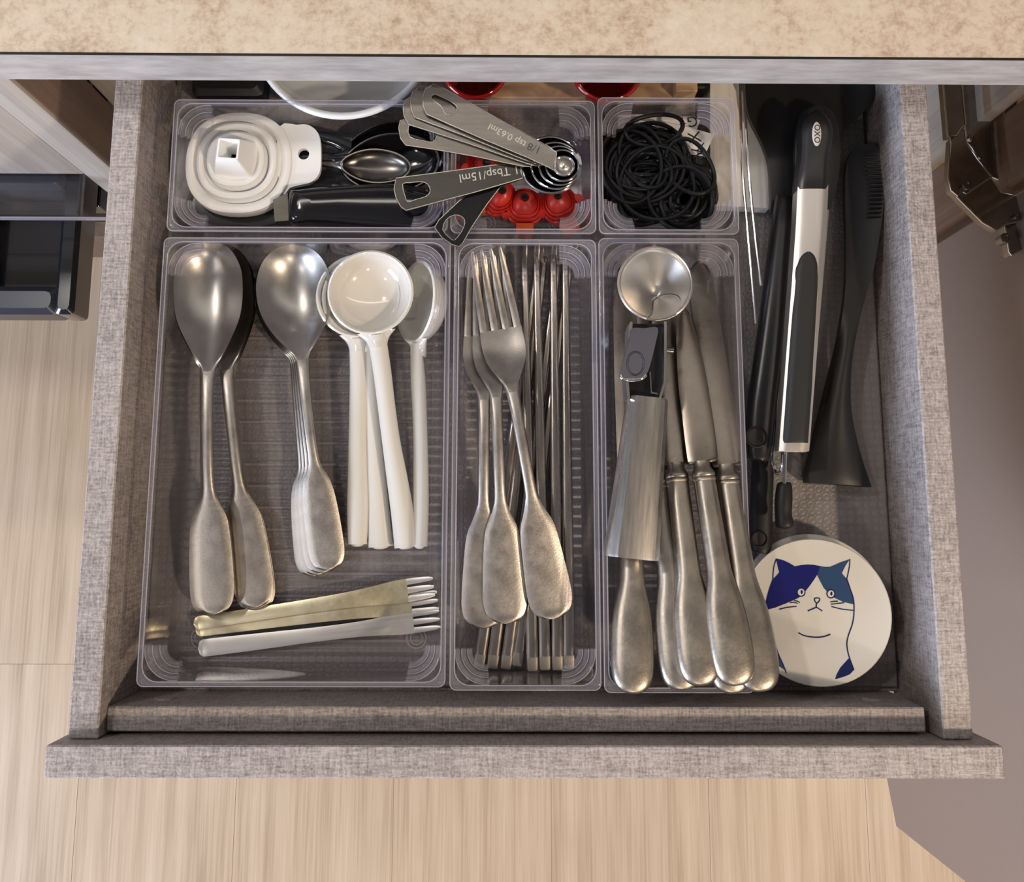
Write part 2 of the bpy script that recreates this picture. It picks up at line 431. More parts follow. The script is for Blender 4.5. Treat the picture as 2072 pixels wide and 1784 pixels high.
# ---------------- cabinets left and right of the drawer
YF = W(1036, 166, ZC).y + .012
lc = thing('base_cabinet', 'pale wood base cabinet front on the left with open niche below', 'cabinet', (-.6, YF, FLOOR))
def lp(name, b, mat, label=None): return mk(name, *box(*b, .0008), mat, lc, base=(-.6, YF, FLOOR), label=label)
lp('front_panel', (-1.1, -.2946, YF, YF + .02, -.118, ZC - .003), 'pale_cabinet', 'pale wood upper front')
lp('gable', (-.2945, -.272, YF, YF + .04, FLOOR + .10, ZC - .003), 'pale_cabinet')
lp('inner_side', (-.2715, -.2705, YF + .002, YF + .04, FLOOR + .1, ZC - .003), 'brown_cabinet')
lp('carcass_side', (-.2705, -.245, YF + .041, YF + .55, FLOOR + .1, ZC - .003), 'pale_cabinet')
lp('niche_back', (-1.1, -.2955, YF + .36, YF + .38, FLOOR + .10, -.118), 'brown_cabinet')
lp('plinth', (-1.1, -.23, W(60, 520, FLOOR).y, W(60, 520, FLOOR).y + .02, FLOOR, FLOOR + .10), 'brown_cabinet')
lp('rear_panel', (-.244, .235, YF + .53, YF + .55, FLOOR + .1, ZC - .003), 'plain_brown')
# black pull-out below the panel
zb = -.15
bx1 = W(168, 363, zb).x; by0 = W(0, 634, zb).y; by1 = W(0, 336, zb).y
bw = thing('pull_out_bin', 'black pull-out bin drawer with glossy rim, left of the open drawer', 'bin', ((bx1 - .2), by0, zb))
def bp(name, b, mat, label=None, bev=.001): return mk(name, *box(*b, bev), mat, bw, base=(bx1 - .2, by0, zb), label=label)
bp('side_rail', (bx1 - .014, bx1, by0, by1, zb - .03, zb), 'appliance_black', None, .003)
bp('front_lip', (bx1 - .42, bx1 - .012, by0, by0 + .020, zb - .03, zb), 'appliance_trim', 'bluish glossy front lip', .004)
bp('back_lip', (bx1 - .42, bx1 - .012, by1 - .018, by1, zb - .03, zb + .004), 'appliance_trim', None, .004)
bp('tray_bottom', (bx1 - .42, bx1 - .012, by0 + .02, by1 - .018, zb - .03, zb - .024), 'appliance_black')
bp('divider', (bx1 - .078, bx1 - .070, by0 + .02, by1 - .018, zb - .024, zb - .004), 'appliance_black')
bp('runner', (bx1 - .42, bx1, by1 - .02, YF + .355, zb - .05, zb - .032), 'appliance_black')
mk('glass_shelf', *box(-1.05, -.2965, W(60, 437, zb + .03).y, W(60, 437, zb + .03).y + .10, zb + .024, zb + .030, .001), 'clear_acrylic', lc, base=(-.6, YF, FLOOR), label='clear glass shelf in the niche')
gy = W(60, 437, zb + .03).y
mk('shelf_edge', *box(-1.05, -.262, gy - .0014, gy - .0002, zb + .024, zb + .030, .001), 'lit_acrylic', lc, base=(-.6, YF, FLOOR), label='bright glass shelf edge')  # pale strip added to make the shelf's front edge look brighter

# right side: gable, open door with hinge
rc = thing('side_cabinet', 'dark side cabinet body right of the drawer', 'cabinet', (.5, YF, FLOOR))
def rp(name, b, mat, label=None): return mk(name, *box(*b, .0008), mat, rc, base=(.5, YF, FLOOR), label=label)
rp('gable', (.335, .357, YF - .004, YF + .045, FLOOR + .1, ZC - .003), 'brown_cabinet', 'orange brown gable edge')
rp('carcass_side', (.324, .334, YF + .046, YF + .55, FLOOR + .1, ZC - .003), 'pale_cabinet')
rp('shelf', (.358, .9, YF + .06, YF + .5, -.16, -.14), 'brown_cabinet')
rp('plinth', (.24, 1.1, YF + .09, YF + .11, FLOOR, FLOOR + .1), 'brown_cabinet')
hx, hy = .340, YF - .012
ex, ey = W(1813, 1672, -.64).x, W(1813, 1672, -.64).y
dl = math.hypot(ex - hx, ey - hy); da = math.atan2(ey - hy, ex - hx)
dr = thing('cabinet_door', 'plain brown cabinet door standing open right of the drawer', 'door', (hx, hy, -.64), da)
mk('door_leaf', *box(.0, dl, 0, .018, 0, .70, .0012), 'door_face', dr)
# hinge: cup plate on the door, two links, arm on the gable
hg = thing('door_hinge', 'bright steel cabinet hinge at the open brown door', 'hinge', (hx, hy, -.13))
def hpt(px, py, z): v = W(px, py, z); return (v.x, v.y)
def hplate(name, pts, z0, z1, mat='hinge_steel', holes=()):
    o = mk(name, *slab([hpt(*p, z1) for p in pts], z0, z1, holes=[[hpt(*q, z1) for q in h] for h in holes]), mat, hg, smooth=30, base=(hx, hy, -.13))
    mk('plate_glint', *tube([(*hpt(*p, z1), z1) for p in pts], .0007, 6, True), 'chrome', o, 60, base=(hx, hy, -.13))  # bright outline stands in for highlights on the plate's edges
    return o
hplate('arm', [(1908, 160), (1944, 158), (1954, 252), (1945, 258), (1934, 275), (1918, 276)], -.115, -.107)
hplate('arm_plate', [(1946, 160), (2040, 160), (2034, 215), (2022, 262), (2030, 330), (2042, 372), (2008, 358), (1982, 330), (1968, 300), (1955, 285), (1953, 252)], -.135, -.131)
hplate('link', [(1924, 280), (1950, 255), (1956, 290), (1978, 322), (2006, 358), (1955, 392), (1948, 388), (1938, 396), (1925, 385), (1919, 360)], -.120, -.112)
hplate('lower_link', [(1936, 398), (1956, 392), (2006, 360), (2026, 388), (2070, 398), (2072, 445), (2032, 455), (2016, 466), (1988, 450)], -.125, -.118)
hplate('cup', [(2034, 458), (2056, 448), (2076, 455), (2076, 500), (2064, 508), (2046, 516), (2042, 510)], -.135, -.126)
def hpin(name, px, py, r, z0, z1):
    c = W(px, py, z1); s = SZ(z1)
    return mk(name, *merge(lathe([(0, z0), (r * s, z0), (r * s, z1 - .0006), (r * s * .85, z1), (r * s * .55, z1), (r * s * .5, z1 - .0008), (0, z1 - .0008)], 16, c.x, c.y)), 'hinge_steel', hg, base=(hx, hy, -.13))
hpin('rivet', 1958, 374, 11, -.116, -.108); hpin('rivet', 1967, 278, 8, -.133, -.127); hpin('rivet', 1985, 317, 5, -.133, -.128)
hpin('rivet', 2022, 203, 7, -.133, -.127); hpin('screw', 2036, 481, 11, -.130, -.121); hpin('rivet', 2057, 437, 6, -.121, -.114)

# ================================================================ the drawer
A, H, T = .197, .0488, .0141
XL, XR, HF = -.2161, .2195, .0601
YB, TB, HB = .0132, .0112, .0404
YE = YF + .19
dw = thing('kitchen_drawer', 'open kitchen drawer in grey linen-textured laminate holding cutlery', 'drawer', (0, .15, -.012))
def dp(name, b, mat='linen_laminate', bev=.0007, label=None): return mk(name, *box(*b, bev), mat, dw, base=(0, .15, -.012), label=label)
dp('side_panel', (-A - T, -A, .0004, YE, -.012, H)); dp('side_panel', (A, A + T, .0004, YE, -.012, H))
dp('front_panel', (XL, XR, -.0142, 0, -.10, HF), label='wide drawer front seen from above')
dp('box_front', (-A + .0003, A - .0045, YB - TB, YB, -.012, HB))
dp('bottom', (-A, A, YB, YE, -.012, -.004), 'linen_laminate'); dp('back_panel', (-A, A, YE - .012, YE - .001, -.004, H))
for px in (340, 1757):
    c = W(px, 1417, .014)
    v, f = lathe([(0, 0), (.0050, 0), (.0050, .0004), (.0045, .0006), (0, .0006)], 20)
    mtx = Matrix.Translation((c.x, YB, .019)) @ Matrix.Rotation(-PI / 2, 4, 'X')
    mk('cover_cap', [mtx @ Vector(p) for p in v], f, 'linen_laminate', dw, base=(0, .15, -.012))
tag(mk('drawer_liner', *box(-A + .004, A - .002, YB + .003, YE - .013, -.004, .0004, .0004), 'liner_mat', base=(0, .15, -.004)),
    'grey dotted non-slip liner covering the drawer bottom', 'liner')

# ================================================================ clear trays
TT = .0445
def tray(label, px, pos):
    """px: rim corners TL, TR, BR, BL."""
    q = [W(x, y, TT) for x, y in px]
    x0 = (q[0].x + q[3].x) / 2; x1 = (q[1].x + q[2].x) / 2; y1 = (q[0].y + q[1].y) / 2; y0 = (q[2].y + q[3].y) / 2
    t = thing('drawer_tray', label, 'tray', ((x0 + x1) / 2, (y0 + y1) / 2, .0006), 0, 'clear plastic trays in the drawer')
    cx, cy = (x0 + x1) / 2, (y0 + y1) / 2; hx_, hy_ = (x1 - x0) / 2, (y1 - y0) / 2
    def R(i, r, z): return rrect(-hx_ + i, hx_ - i, -hy_ + i, hy_ - i, r, z, 6)
    h = TT - .0006
    rings = [R(.0036, .009, 0), R(.0030, .0095, .0012), R(.0014, .009, h - .003), R(.0004, .0035, h - .0028), R(.0001, .003, h - .0022), R(.0001, .003, h - .0005), R(.0006, .003, h),
             R(.0019, .0065, h), R(.0024, .0075, h - .0006), R(.0026, .008, h - .003), R(.0042, .0085, .0030), R(.0056, .008, .0017)]
    v, f = bridge(rings[:3], True, False); v2, f2 = bridge(rings[9:]); mk('body', *merge((v, f), (v2, f2)), 'clear_acrylic', t, smooth=50)
    mk('rim', *bridge(rings[2:10]), 'acrylic_rim', t, smooth=50)
    for ii, rr0 in ((.0003, .003), (.0023, .0075)):
        lp_ = R(ii, rr0, h + .0001); mk('rim_glint', *tube(lp_, .00034, 6, True), 'lit_acrylic', t, smooth=60)  # pale tubes stand in for highlights along the rim edges
    rib = None; y = -hy_ + .016
    while y < hy_ - .015:
        if rib is None:
            rib = mk('base_rib', *box(-hx_ + .013, hx_ - .013, -.0006, .0006,   .0018, .0023, .0003), 'acrylic_rib', t, smooth=0); rib.location.y = y
        else:
            o = rib.copy(); COL.objects.link(o); o.parent = t; o.location.y = y
        y += .0113
    b0 = R(.0056, .008, .0017); mk('base', b0, [tuple(range(len(b0)))], 'clear_acrylic_ribbed', t, smooth=0)
    # raised line around the base
    rr = [R(.0105, .006, .0018), R(.0108, .006, .0024), R(.0112, .006, .0024), R(.0115, .006, .0018)]
    v, f = bridge(rr); mk('base_ridge', v, f, 'acrylic_rib', t, smooth=50)
    for sx_ in (-1, 1):
        for sy_ in (-1, 1):
            # stepped stacking ledge in the corner
            parts = []
            for j in range(3):
                ro = .0145 - j * .0028; ri = ro - .0021; zt = h - .0012 - j * .0024
                ccx, ccy = hx_ - .0172, hy_ - .0172; ring = []
                nk = 10
                for k in range(nk + 1):
                    a = -.12 + (PI / 2 + .24) * k / nk; c_, s_ = math.cos(a), math.sin(a)
                    ring.append([(sx_ * (ccx + rr_ * c_), sy_ * (ccy + rr_ * s_), z) for rr_, z in ((ri, zt - .0045), (ro, zt - .0045), (ro, zt - .0004), (ro - .0004, zt), (ri + .0004, zt), (ri, zt - .0004))])
                parts.append(bridge(ring, True, True))
            fix_normals(mk('corner_ledge', *merge(*parts), 'acrylic_rim', t, smooth=50))
            for j in range(3):
                ro = .0145 - j * .0028; zt = h - .0012 - j * .0024
                arc = [(sx_ * (hx_ - .0172 + ro * math.cos(a)), sy_ * (hy_ - .0172 + ro * math.sin(a)), zt) for a in [-.12 + (PI / 2 + .24) * k / 12 for k in range(13)]]
                mk('ledge_glint', *tube(arc, .00028, 6), 'lit_acrylic', t, smooth=60)  # pale tube drawn as the highlight on each ledge step
            # round foot under the base
            fx, fy = sx_ * (hx_ - .0175), sy_ * (hy_ - .0175)
            mk('foot_ring', *merge(lathe([(.0046, .0018), (.0048, .0022), (.0052, .0022), (.0054, .0018)], 24, fx, fy), lathe([(.0028, .0018), (.0030, .0021), (.0033, .0021), (.0035, .0018)], 20, fx, fy)), 'lit_acrylic', t, smooth=50)
    return t
tray('wide clear tray holding spoons and small forks', [(333, 480), (911, 482), (903, 1390), (274, 1390)], 0)
tray('long clear tray holding dinner forks and steel chopsticks', [(918, 484), (1206, 484), (1217, 1397), (911, 1397)], 0)
tray('long clear tray holding table knives and the scoop', [(1211, 482), (1492, 482), (1530, 1402), (1222, 1402)], 0)
tray('clear tray with the white funnel, behind the spoon tray', [(350, 200), (904, 204), (911, 471), (340, 467)], 0)
tray('small clear tray holding red stoppers below measuring spoons', [(911, 203), (1203, 204), (1207, 472), (915, 473)], 0)
tray('small clear tray filled with black rubber bands', [(1208, 197), (1488, 198), (1494, 474), (1212, 474)], 0)

# ================================================================ cutlery
B0 = .0026   # top of the tray base
def st_px(rows, s, L=None):
    """rows: (t_px from handle end, off_px, hw_px, z m, dish m, th m) -> metres"""
    return [(t * s, x * s, w * s, z, d, th) for t, x, w, z, d, th in rows]
def spoon_rows():
    hd = [(0, 0, 3, .0030, -.0004, .0018), (2, 0, 14, .0031, -.0005, .002), (7, 0, 24, .0032, -.0006, .0022), (16, 0, 33, .0034, -.0004, .0024), (32, 0, 39, .0038, -.0005, .0024), (60, 0, 41, .0046, -.0005, .0024),
          (110, 0, 40, .0064, -.0005, .0024), (160, 0, 37, .0084, -.0005, .0024), (188, 0, 33, .0095, -.0006, .0026), (209, 0, 24, .0104, -.0006, .0025), (232, 0, 14.5, .0114, -.0006, .0025), (258, 0, 11.5, .0125, -.0008, .0025),
          (310, 0, 11, .0142, -.0008, .0025), (400, 0, 11.5, .0150, -.0008, .0025), (455, 0, 12.5, .0140, -.0006, .0025), (480, 0, 14, .0130, -.0002, .0024)]
    bw_ = [(480, 0, 14, .0130, -.0002, .0024), (490, 1, 16, .0126, .0004, .0022), (506, 1, 25, .0122, .0016, .0018), (526, 1, 36, .0120, .0034, .0015), (556, 1, 51, .0120, .0062, .0013), (586, 1, 63, .0121, .0084, .0012), (616, 1, 69, .0122, .0096, .0012),
          (650, 1, 71, .0123, .0100, .0012), (686, 1, 68.5, .0124, .0094, .0012), (712, 0, 60, .0125, .0078, .0012), (730, 0, 49, .0126, .0058, .0012), (741, 0, 36, .0127, .0036, .0012), (747, 0, 22, .0128, .0016, .0012), (750, 0, 7, .0128, .0003, .0012)]
    return hd, bw_
def soup_rows():
    hd, _ = spoon_rows()
    k = .885; hd = [(t * k, x, w * .89 if t < 200 else w, z, d, th) for t, x, w, z, d, th in hd]
    bw_ = [(480 * k, 0, 14, .0130, -.0002, .0024), (438, 0, 18, .0124, .0006, .002), (452, 0, 28, .0120, .0020, .0016), (474, 0, 45, .0118, .0046, .0014), (500, 0, 61, .0118, .0076, .0012), (530, 0, 73, .0119, .0098, .0012),
          (562, 0, 78, .0121, .0106, .0012), (596, 0, 76, .0123, .0102, .0012), (625, 0, 67, .0124, .0086, .0012), (645, 0, 54, .0125, .0062, .0012), (658, 0, 38, .0126, .0036, .0012), (665, 0, 22, .0127, .0014, .0012), (668, 0, 7, .0127, .0003, .0012)]
    return hd, bw_
def make_spoon(name, label, rows, L0, p_end, p_head, z, group):
    base, rz, s, L = frame(p_end, p_head, z + .008)
    s = L / L0; base.z = z
    t = thing(name, label, 'spoon', base, rz, group)
    hd, bw_ = rows
    mk('handle', *ribbon(st_px(hd, s), 9, 3), 'cutlery_steel', t, 50)
    mk('bowl', *ribbon(st_px(bw_, s), 15, 3), 'spoon_bowl_steel', t, 50)
    return t
SPG = 'steel dinner spoons nested in the left stack'
rows = spoon_rows()
specB = [((516, 1238), (441, 500), 'lowest steel spoon of the right-hand handle pile, left spoon stack'),
         ((514, 1235), (438, 499), 'middle steel spoon of the right-hand handle pile, left spoon stack'),
         ((513, 1231), (436, 497), 'steel spoon with its handle topmost right, beneath the left stack\'s top bowl')]
specA = [((421, 1248), (424, 497), 'lowest steel spoon of the left-hand handle pile, left spoon stack'),
         ((424, 1247), (425, 496), 'second steel spoon from the top of the left spoon stack'),
         ((427, 1245), (424, 494), 'topmost steel dinner spoon at the far left of the wide tray')]
for i, (pe, ph, lab) in enumerate(specB): make_spoon('dinner_spoon', lab, rows, 750, pe, ph, B0 + .0004 + i * .0027, SPG)
for i, (pe, ph, lab) in enumerate(specA): make_spoon('dinner_spoon', lab, rows, 750, pe, ph, B0 + .0004 + (3 + i) * .0027, SPG)
rows = soup_rows()
for i, (pe, ph, lab) in enumerate([((632, 1166), (588, 503), 'lowest round-bowled spoon of the middle stack'), ((641, 1164), (589, 502), 'third round-bowled spoon down in the middle stack'),
                                   ((651, 1160), (589, 501), 'second round-bowled spoon down in the middle stack'), ((662, 1154), (588, 500), 'topmost round-bowled spoon of the stack beside the white spoons')]):
    make_spoon('soup_spoon', lab, rows, 668, pe, ph, B0 + .0004 + i * .0027, 'round-bowled spoons nested in the middle stack')

# white spoons
def white_spoon(label, p_end, p_neck, c_bowl, z, hws, tip_z=0.0, roll=0.0, wob=0.0):
    base, rz, s, L = frame(p_end, c_bowl, z + .012); base.z = z
    t = thing('ivory_spoon', label, 'spoon', base, rz, 'ivory glazed spoons in the wide tray')
    if roll: t.rotation_euler = (Matrix.Rotation(rz, 3, 'Z') @ Matrix.Rotation(roll, 3, 'Y')).to_euler()
    R = 87 * s; n = len(hws); yn = L - R - 2 * s
    rows_ = []
    for i, w in enumerate(hws):
        u = i / (n - 1); y = yn * u
        rows_.append((y, math.sin(u * 9) * wob * s, .0065 + .0095 * u ** 1.6 + tip_z * u, w * s, w * s * (.80 if i < n - 1 else .45)))
    rows_.insert(0, (-.0016, 0, .0065, hws[0] * s * .55, hws[0] * s * .4)); rows_.insert(0, (-.0022, 0, .0065, .0004, .0004))
    rows_.insert(2, (.0012, 0, .0065, hws[0] * s * .97, hws[0] * s * .78))
    mk('handle', *rod(rows_, 16, 3), 'ivory_glaze', t, 60)
    zr = .0165 + tip_z; D = .0145; th = .0021
    prof = []
    for k in range(13):
        a = PI / 2 * k / 12; prof.append((R * math.sin(a), zr - D * math.cos(a)))
    prof += [(R + .0001, zr + .0008), (R - th * .4, zr + .0014), (R - th * .85, zr + .0009)]
    for k in range(12, -1, -1):
        a = PI / 2 * k / 12; prof.append(((R - th) * math.sin(a), zr - (D - th) * math.cos(a)))
    mk('bowl', *lathe(prof, 40, 0, L), 'ivory_glaze', t, 60)
    # blend from handle to bowl
    hw_ = hws[-1] * s
    mk('neck', *rod([(yn - 26 * s, 0, zr - .0022, hw_ * .96, .0040), (yn - 14 * s, 0, zr - .0022, hw_ * 1.1, .0038), (yn - 4 * s, 0, zr - .0020, hw_ * 1.4, .0032), (yn + 3 * s, 0, zr - .0016, hw_ * 1.8, .0024), (yn + 8 * s, 0, zr - .0012, hw_ * 2.1, .0018)], 18, 3), 'ivory_glaze', t, 60)
    return t
white_spoon('ivory spoon hidden under the uppermost one, only its handle showing', (768, 1103), (757, 700), (740, 604), B0 + .0003, [25, 22, 20, 17, 15, 15, 17])
white_spoon('ivory spoon whose bowl peeks out left of the uppermost one', (720, 1098), (703, 700), (729, 603), B0 + .0006, [20, 23, 21, 19, 18.5, 18.5, 19], .0008, 0, 1.0)
white_spoon('uppermost ivory spoon with its full round bowl facing up', (820, 1103), (784, 700), (754, 598), B0 + .0075, [24, 23, 21, 18.5, 18, 18.5, 19], .0035, 0, 1.2)
white_spoon('ivory spoon rolled on its side against the tray wall', (868, 1103), (873, 700), (884, 608), B0 + .0098, [20, 20, 19, 18, 18, 18.5, 20], -.0035, -1.02)

# small three-tined forks
def cake_fork(label, p_end, p_tip, z, mat, hws):
    base, rz, s, L = frame(p_end, p_tip, z + .003); base.z = z
    t = thing('cake_fork', label, 'fork', base, rz, 'small three-tined forks'); k = L / 490
    rows_ = [(0, 0, 4, .0016, 0, .0012), (3, 0, hws[0] * .7, .0016, 0, .0013), (9, 0, hws[0] * .95, .0016, 0, .0014), (20, 0, hws[0], .0018, 0, .0015), (120, 0, hws[1], .003, 0, .0015), (240, 0, hws[2], .0044, 0, .0015), (330, 0, hws[3], .0040, 0, .0014), (380, 0, hws[3] * 1.25, .0030, 0, .0013), (412, 0, hws[4], .0024, 0, .0012), (436, 0, hws[4], .0022, 0, .0012)]
    mk('handle', *ribbon(st_px(rows_, k), 5, 3), mat, t, 40)
    for j in (-1, 0, 1):
        w = hws[4] * .265; x = j * hws[4] * .735
        mk('tine', *ribbon(st_px([(435, x, w, .0022, 0, .0012), (455, x, w * .95, .0022, 0, .0012), (480, x * .98, w * .75, .0028, 0, .0011), (490, x * .97, w * .35, .0031, 0, .0008)], k), 5, 2), 'tongs_steel', t, 40)
    return t
cake_fork('lower of the two gold cake forks lying crosswise', (394, 1276), (886, 1214), B0 + .0003, 'gold_metal', [13, 13, 13.5, 16, 23])
cake_fork('upper gold cake fork lying crosswise below the spoons', (390, 1262), (878, 1186), B0 + .0024, 'gold_metal', [13, 13, 13.5, 16, 23])
cake_fork('pale silver cake fork nearest the front of the wide tray', (399, 1313), (890, 1252), B0 + .0003, 'tongs_steel', [17, 16, 14, 15, 22])

# dinner forks
def dinner_fork(label, p_end, p_tip, z, tilt=0.0):
    base, rz, s, L = frame(p_end, p_tip, z + .008); base.z = z; k = L / 750
    t = thing('dinner_fork', label, 'fork', base, rz, 'steel dinner forks stacked in the middle tray')
    hd = [(0, 0, 4, .0030, -.0004, .0018), (2, 0, 16, .0031, -.0005, .002), (8, 0, 27, .0032, -.0006, .0022), (18, 0, 37, .0034, -.0004, .0024), (36, 0, 43, .0038, -.0005, .0024), (60, 0, 44, .0046, -.0005, .0024),
          (110, 0, 41, .0064, -.0005, .0024), (160, 0, 37, .0084, -.0005, .0024), (188, 0, 32, .0095, -.0006, .0026), (209, 0, 23, .0104, -.0006, .0025), (232, 0, 15, .0114, -.0006, .0025), (258, 0, 12, .0125, -.0008, .0025),
          (310, 0, 11.5, .0142, -.0008, .0025), (400, 0, 11.5, .0150, -.0008, .0025), (450, 0, 13, .0138, -.0005, .0025)]
    mk('handle', *ribbon(st_px(hd, k), 9, 3), 'cutlery_steel', t, 50)
    hdz = [(450, 0, 13, .0138, -.0005, .0025), (468, 0, 16, .0128, 0, .0024), (485, 0, 24, .0112, .0006, .002), (502, 0, 33, .0096, .0012, .0018), (520, 0, 40, .0080, .0016, .0017), (545, 0, 44, .0064, .0017, .0016), (570, 0, 44, .0056, .0014, .0016), (586, 0, 43, .0054, .0012, .0016)]
    mk('head', *ribbon(st_px(hdz, k), 11, 3), 'cutlery_steel', t, 50)
    for j in range(4):
        u = (j - 1.5) / 1.5; dz = -.0012 * (1 - (u * .83) ** 2)
        r_ = [(584, u * 35, 7.6, .0054 + dz, 0, .0016), (598, u * 34.8, 7.6, .0053 + dz, 0, .0016), (640, u * 33.5, 7.2, .0058 + dz * .8, 0, .0016), (690, u * 31.5, 6.4, .0082 + dz * .6, 0, .0016), (730, u * 29.5, 4.8, .0116 + dz * .4, 0, .0014), (746, u * 28.8, 3.2, .0132 + dz * .3, 0, .0012), (750, u * 28.6, 1.4, .0136 + dz * .3, 0, .0008)]
        mk('tine', *ribbon(st_px(r_, k), 5, 3), 'cutlery_steel', t, 60)
    return t
ZF_ = B0 + .011
dinner_fork('lowest dinner fork, its handle showing at the far left', (978, 1273), (981, 522), ZF_)
dinner_fork('middle dinner fork with its handle between the other two', (1024, 1264), (991, 520), ZF_ + .0026)
dinner_fork('uppermost dinner fork leaning right over the chopsticks', (1122, 1254), (984, 508), ZF_ + .0056)

# chopsticks
def chopstick(label, p_end, p_tip, z0, z1):
    p_end = (p_end[0], p_end[1] - 8); z0 += .003
    base, rz, s, L = frame(p_end, p_tip, (z0 + z1) / 2); base.z = 0
    t = thing('chopstick', label, 'chopstick', (base.x, base.y, z0), rz, 'steel chopsticks in the middle tray'); dz = z1 - z0
    def zz(y): return .0028 + dz * y / L
    e = 26 * s
    mk('end_band', *rod([(0, 0, zz(0), 9.5 * s, .0020), (.0008, 0, zz(0), 11.4 * s, .0024), (e, 0, zz(e), 11.8 * s, .0027)], 16, 1, 6.0), 'chopstick_dull', t, 40)
    mk('shaft', *rod([(e, 0, zz(e), 12 * s, .0028), (L * .25, 0, zz(L * .25), 11.5 * s, .0027), (L * .45, 0, zz(L * .45), 10.5 * s, .0025), (L * .97, 0, zz(L * .97), 7 * s, .0018), (L * .995, 0, zz(L), 6 * s, .0015), (L, 0, zz(L), 3 * s, .0007)], 16, 1, 3.6), 'chopstick_steel', t, 40)
ls = [('leftmost', (969, 1356), (1090, 527), 0, .0004), ('second', (996, 1357), (1103, 520), 0, .0012), ('third', (1023, 1358), (1131, 524), 0, .0003), ('fourth', (1046, 1352), (1153, 536), 0, .0001)]
for i, (w, pe, pt, za, zb_) in enumerate(ls):
    chopstick(f'{w} steel chopstick by its front end, slanting under the forks', pe, pt, B0 + .0001, B0 + .0001)
for w, pe, pt in (('fifth', (1077, 1362), (1061, 525)), ('sixth', (1102, 1360), (1085, 515)), ('seventh', (1127, 1360), (1119, 516)), ('rightmost', (1150, 1358), (1143, 515))):
    chopstick(f'{w} steel chopstick by its front end, lying nearly straight', pe, pt, B0 + .0058, B0 + .0058)

# table knives
def table_knife(label, p_end, p_col, p_tip, ze, zt, narrow=False):
    a = W(*p_end, ze); b = W(*p_tip, zt); d = b - a
    u = (p_end[1] - p_col[1]) / (p_end[1] - p_tip[1]); cc = W(*p_col, ze + (zt - ze) * u)
    yv = (cc - a).normalized(); xv = yv.cross(Vector((0, 0, 1))).normalized(); zv = xv.cross(yv)
    M3 = Matrix((xv, yv, zv)).transposed(); k = (cc - a).length / 432
    t = thing('table_knife', label, 'knife', a, 0, 'table knives with long worn steel handles', M3.to_euler())
    blade = True
    hr = [(0, 6, .0016), (2, 17, .0024), (7, 26, .0030), (16, 34, .0036), (32, 40, .0040), (62, 43, .0042), (110, 42, .0042), (155, 38, .0042), (188, 31, .0043), (215, 26, .0044), (245, 24.5, .0045), (330, 23.5, .0046), (404, 22.5, .0047)]
    mk('handle', *rod([(a * k, 0, .0046, w * k, h) for a, w, h in hr], 18, 3, 2.5), 'knife_steel', t, 50)
    cr_ = [(404, 22), (407, 24.5), (411, 24.5), (414, 22.5), (417, 24), (421, 24), (425, 22), (430, 20), (434, 17.5), (447, 17)]
    mk('collar', *rod([(a * k, 0, .0046, w * k, .0047 * w / 23) for a, w in cr_], 18, 1, 2.5), 'knife_steel', t, 30)
    if blade:
        # blade in its own slightly turned direction
        loc = M3.transposed() @ (b - a)
        y0 = 444 * k; Lb = loc.y - y0; dx = loc.x
        out = [(0, -24, 27), (.008, -27, 32), (.022, -28.5, 35), (.07, -29, 36), (.15, -29.5, 36.5), (.28, -29.5, 35.5), (.45, -30, 34), (.60, -28, 31), (.76, -24, 25), (.88, -19, 18), (.95, -14, 13), (.985, -8, 8), (1, -2, 2)]
        if not narrow: out = out[:6] + [(.45, -30, 33), (.62, -29, 31), (.78, -28, 29), (.90, -26, 26), (.955, -21, 21), (.985, -13, 13), (1, -3, 3)]
        rws = []
        for u, a, b in out:
            rws.append((y0 + Lb * u, dx * u + (a + b) / 2 * k, (b - a) / 2 * k, .0056, -.0009, .0022 - .0006 * u))
        mk('blade', *ribbon(rws, 7, 3), 'blade_steel', t, 50)
    return t
RZ = TT + .0005
table_knife('leftmost table knife, handle end below the scoop', (1278, 1404), (1275, 968), (1262, 540), RZ, .004)
table_knife('table knife mostly hidden below its neighbours, second handle from left', (1379, 1397), (1328, 968), (1300, 545), RZ, .004)
table_knife('table knife whose handle tip barely shows between two others', (1478, 1404), (1440, 972), (1400, 545), RZ, .004)
table_knife('table knife with collar left of the uppermost knife', (1416, 1388), (1366, 956), (1335, 545), RZ + .0085, .012)
table_knife('rightmost table knife, handle touching the cat dish', (1536, 1400), (1467, 960), (1412, 532), RZ + .0088, .013)
table_knife('uppermost table knife with broad worn blade, right of the scoop', (1488, 1387), (1418, 952), (1380, 628), RZ + .0105, .026, True)

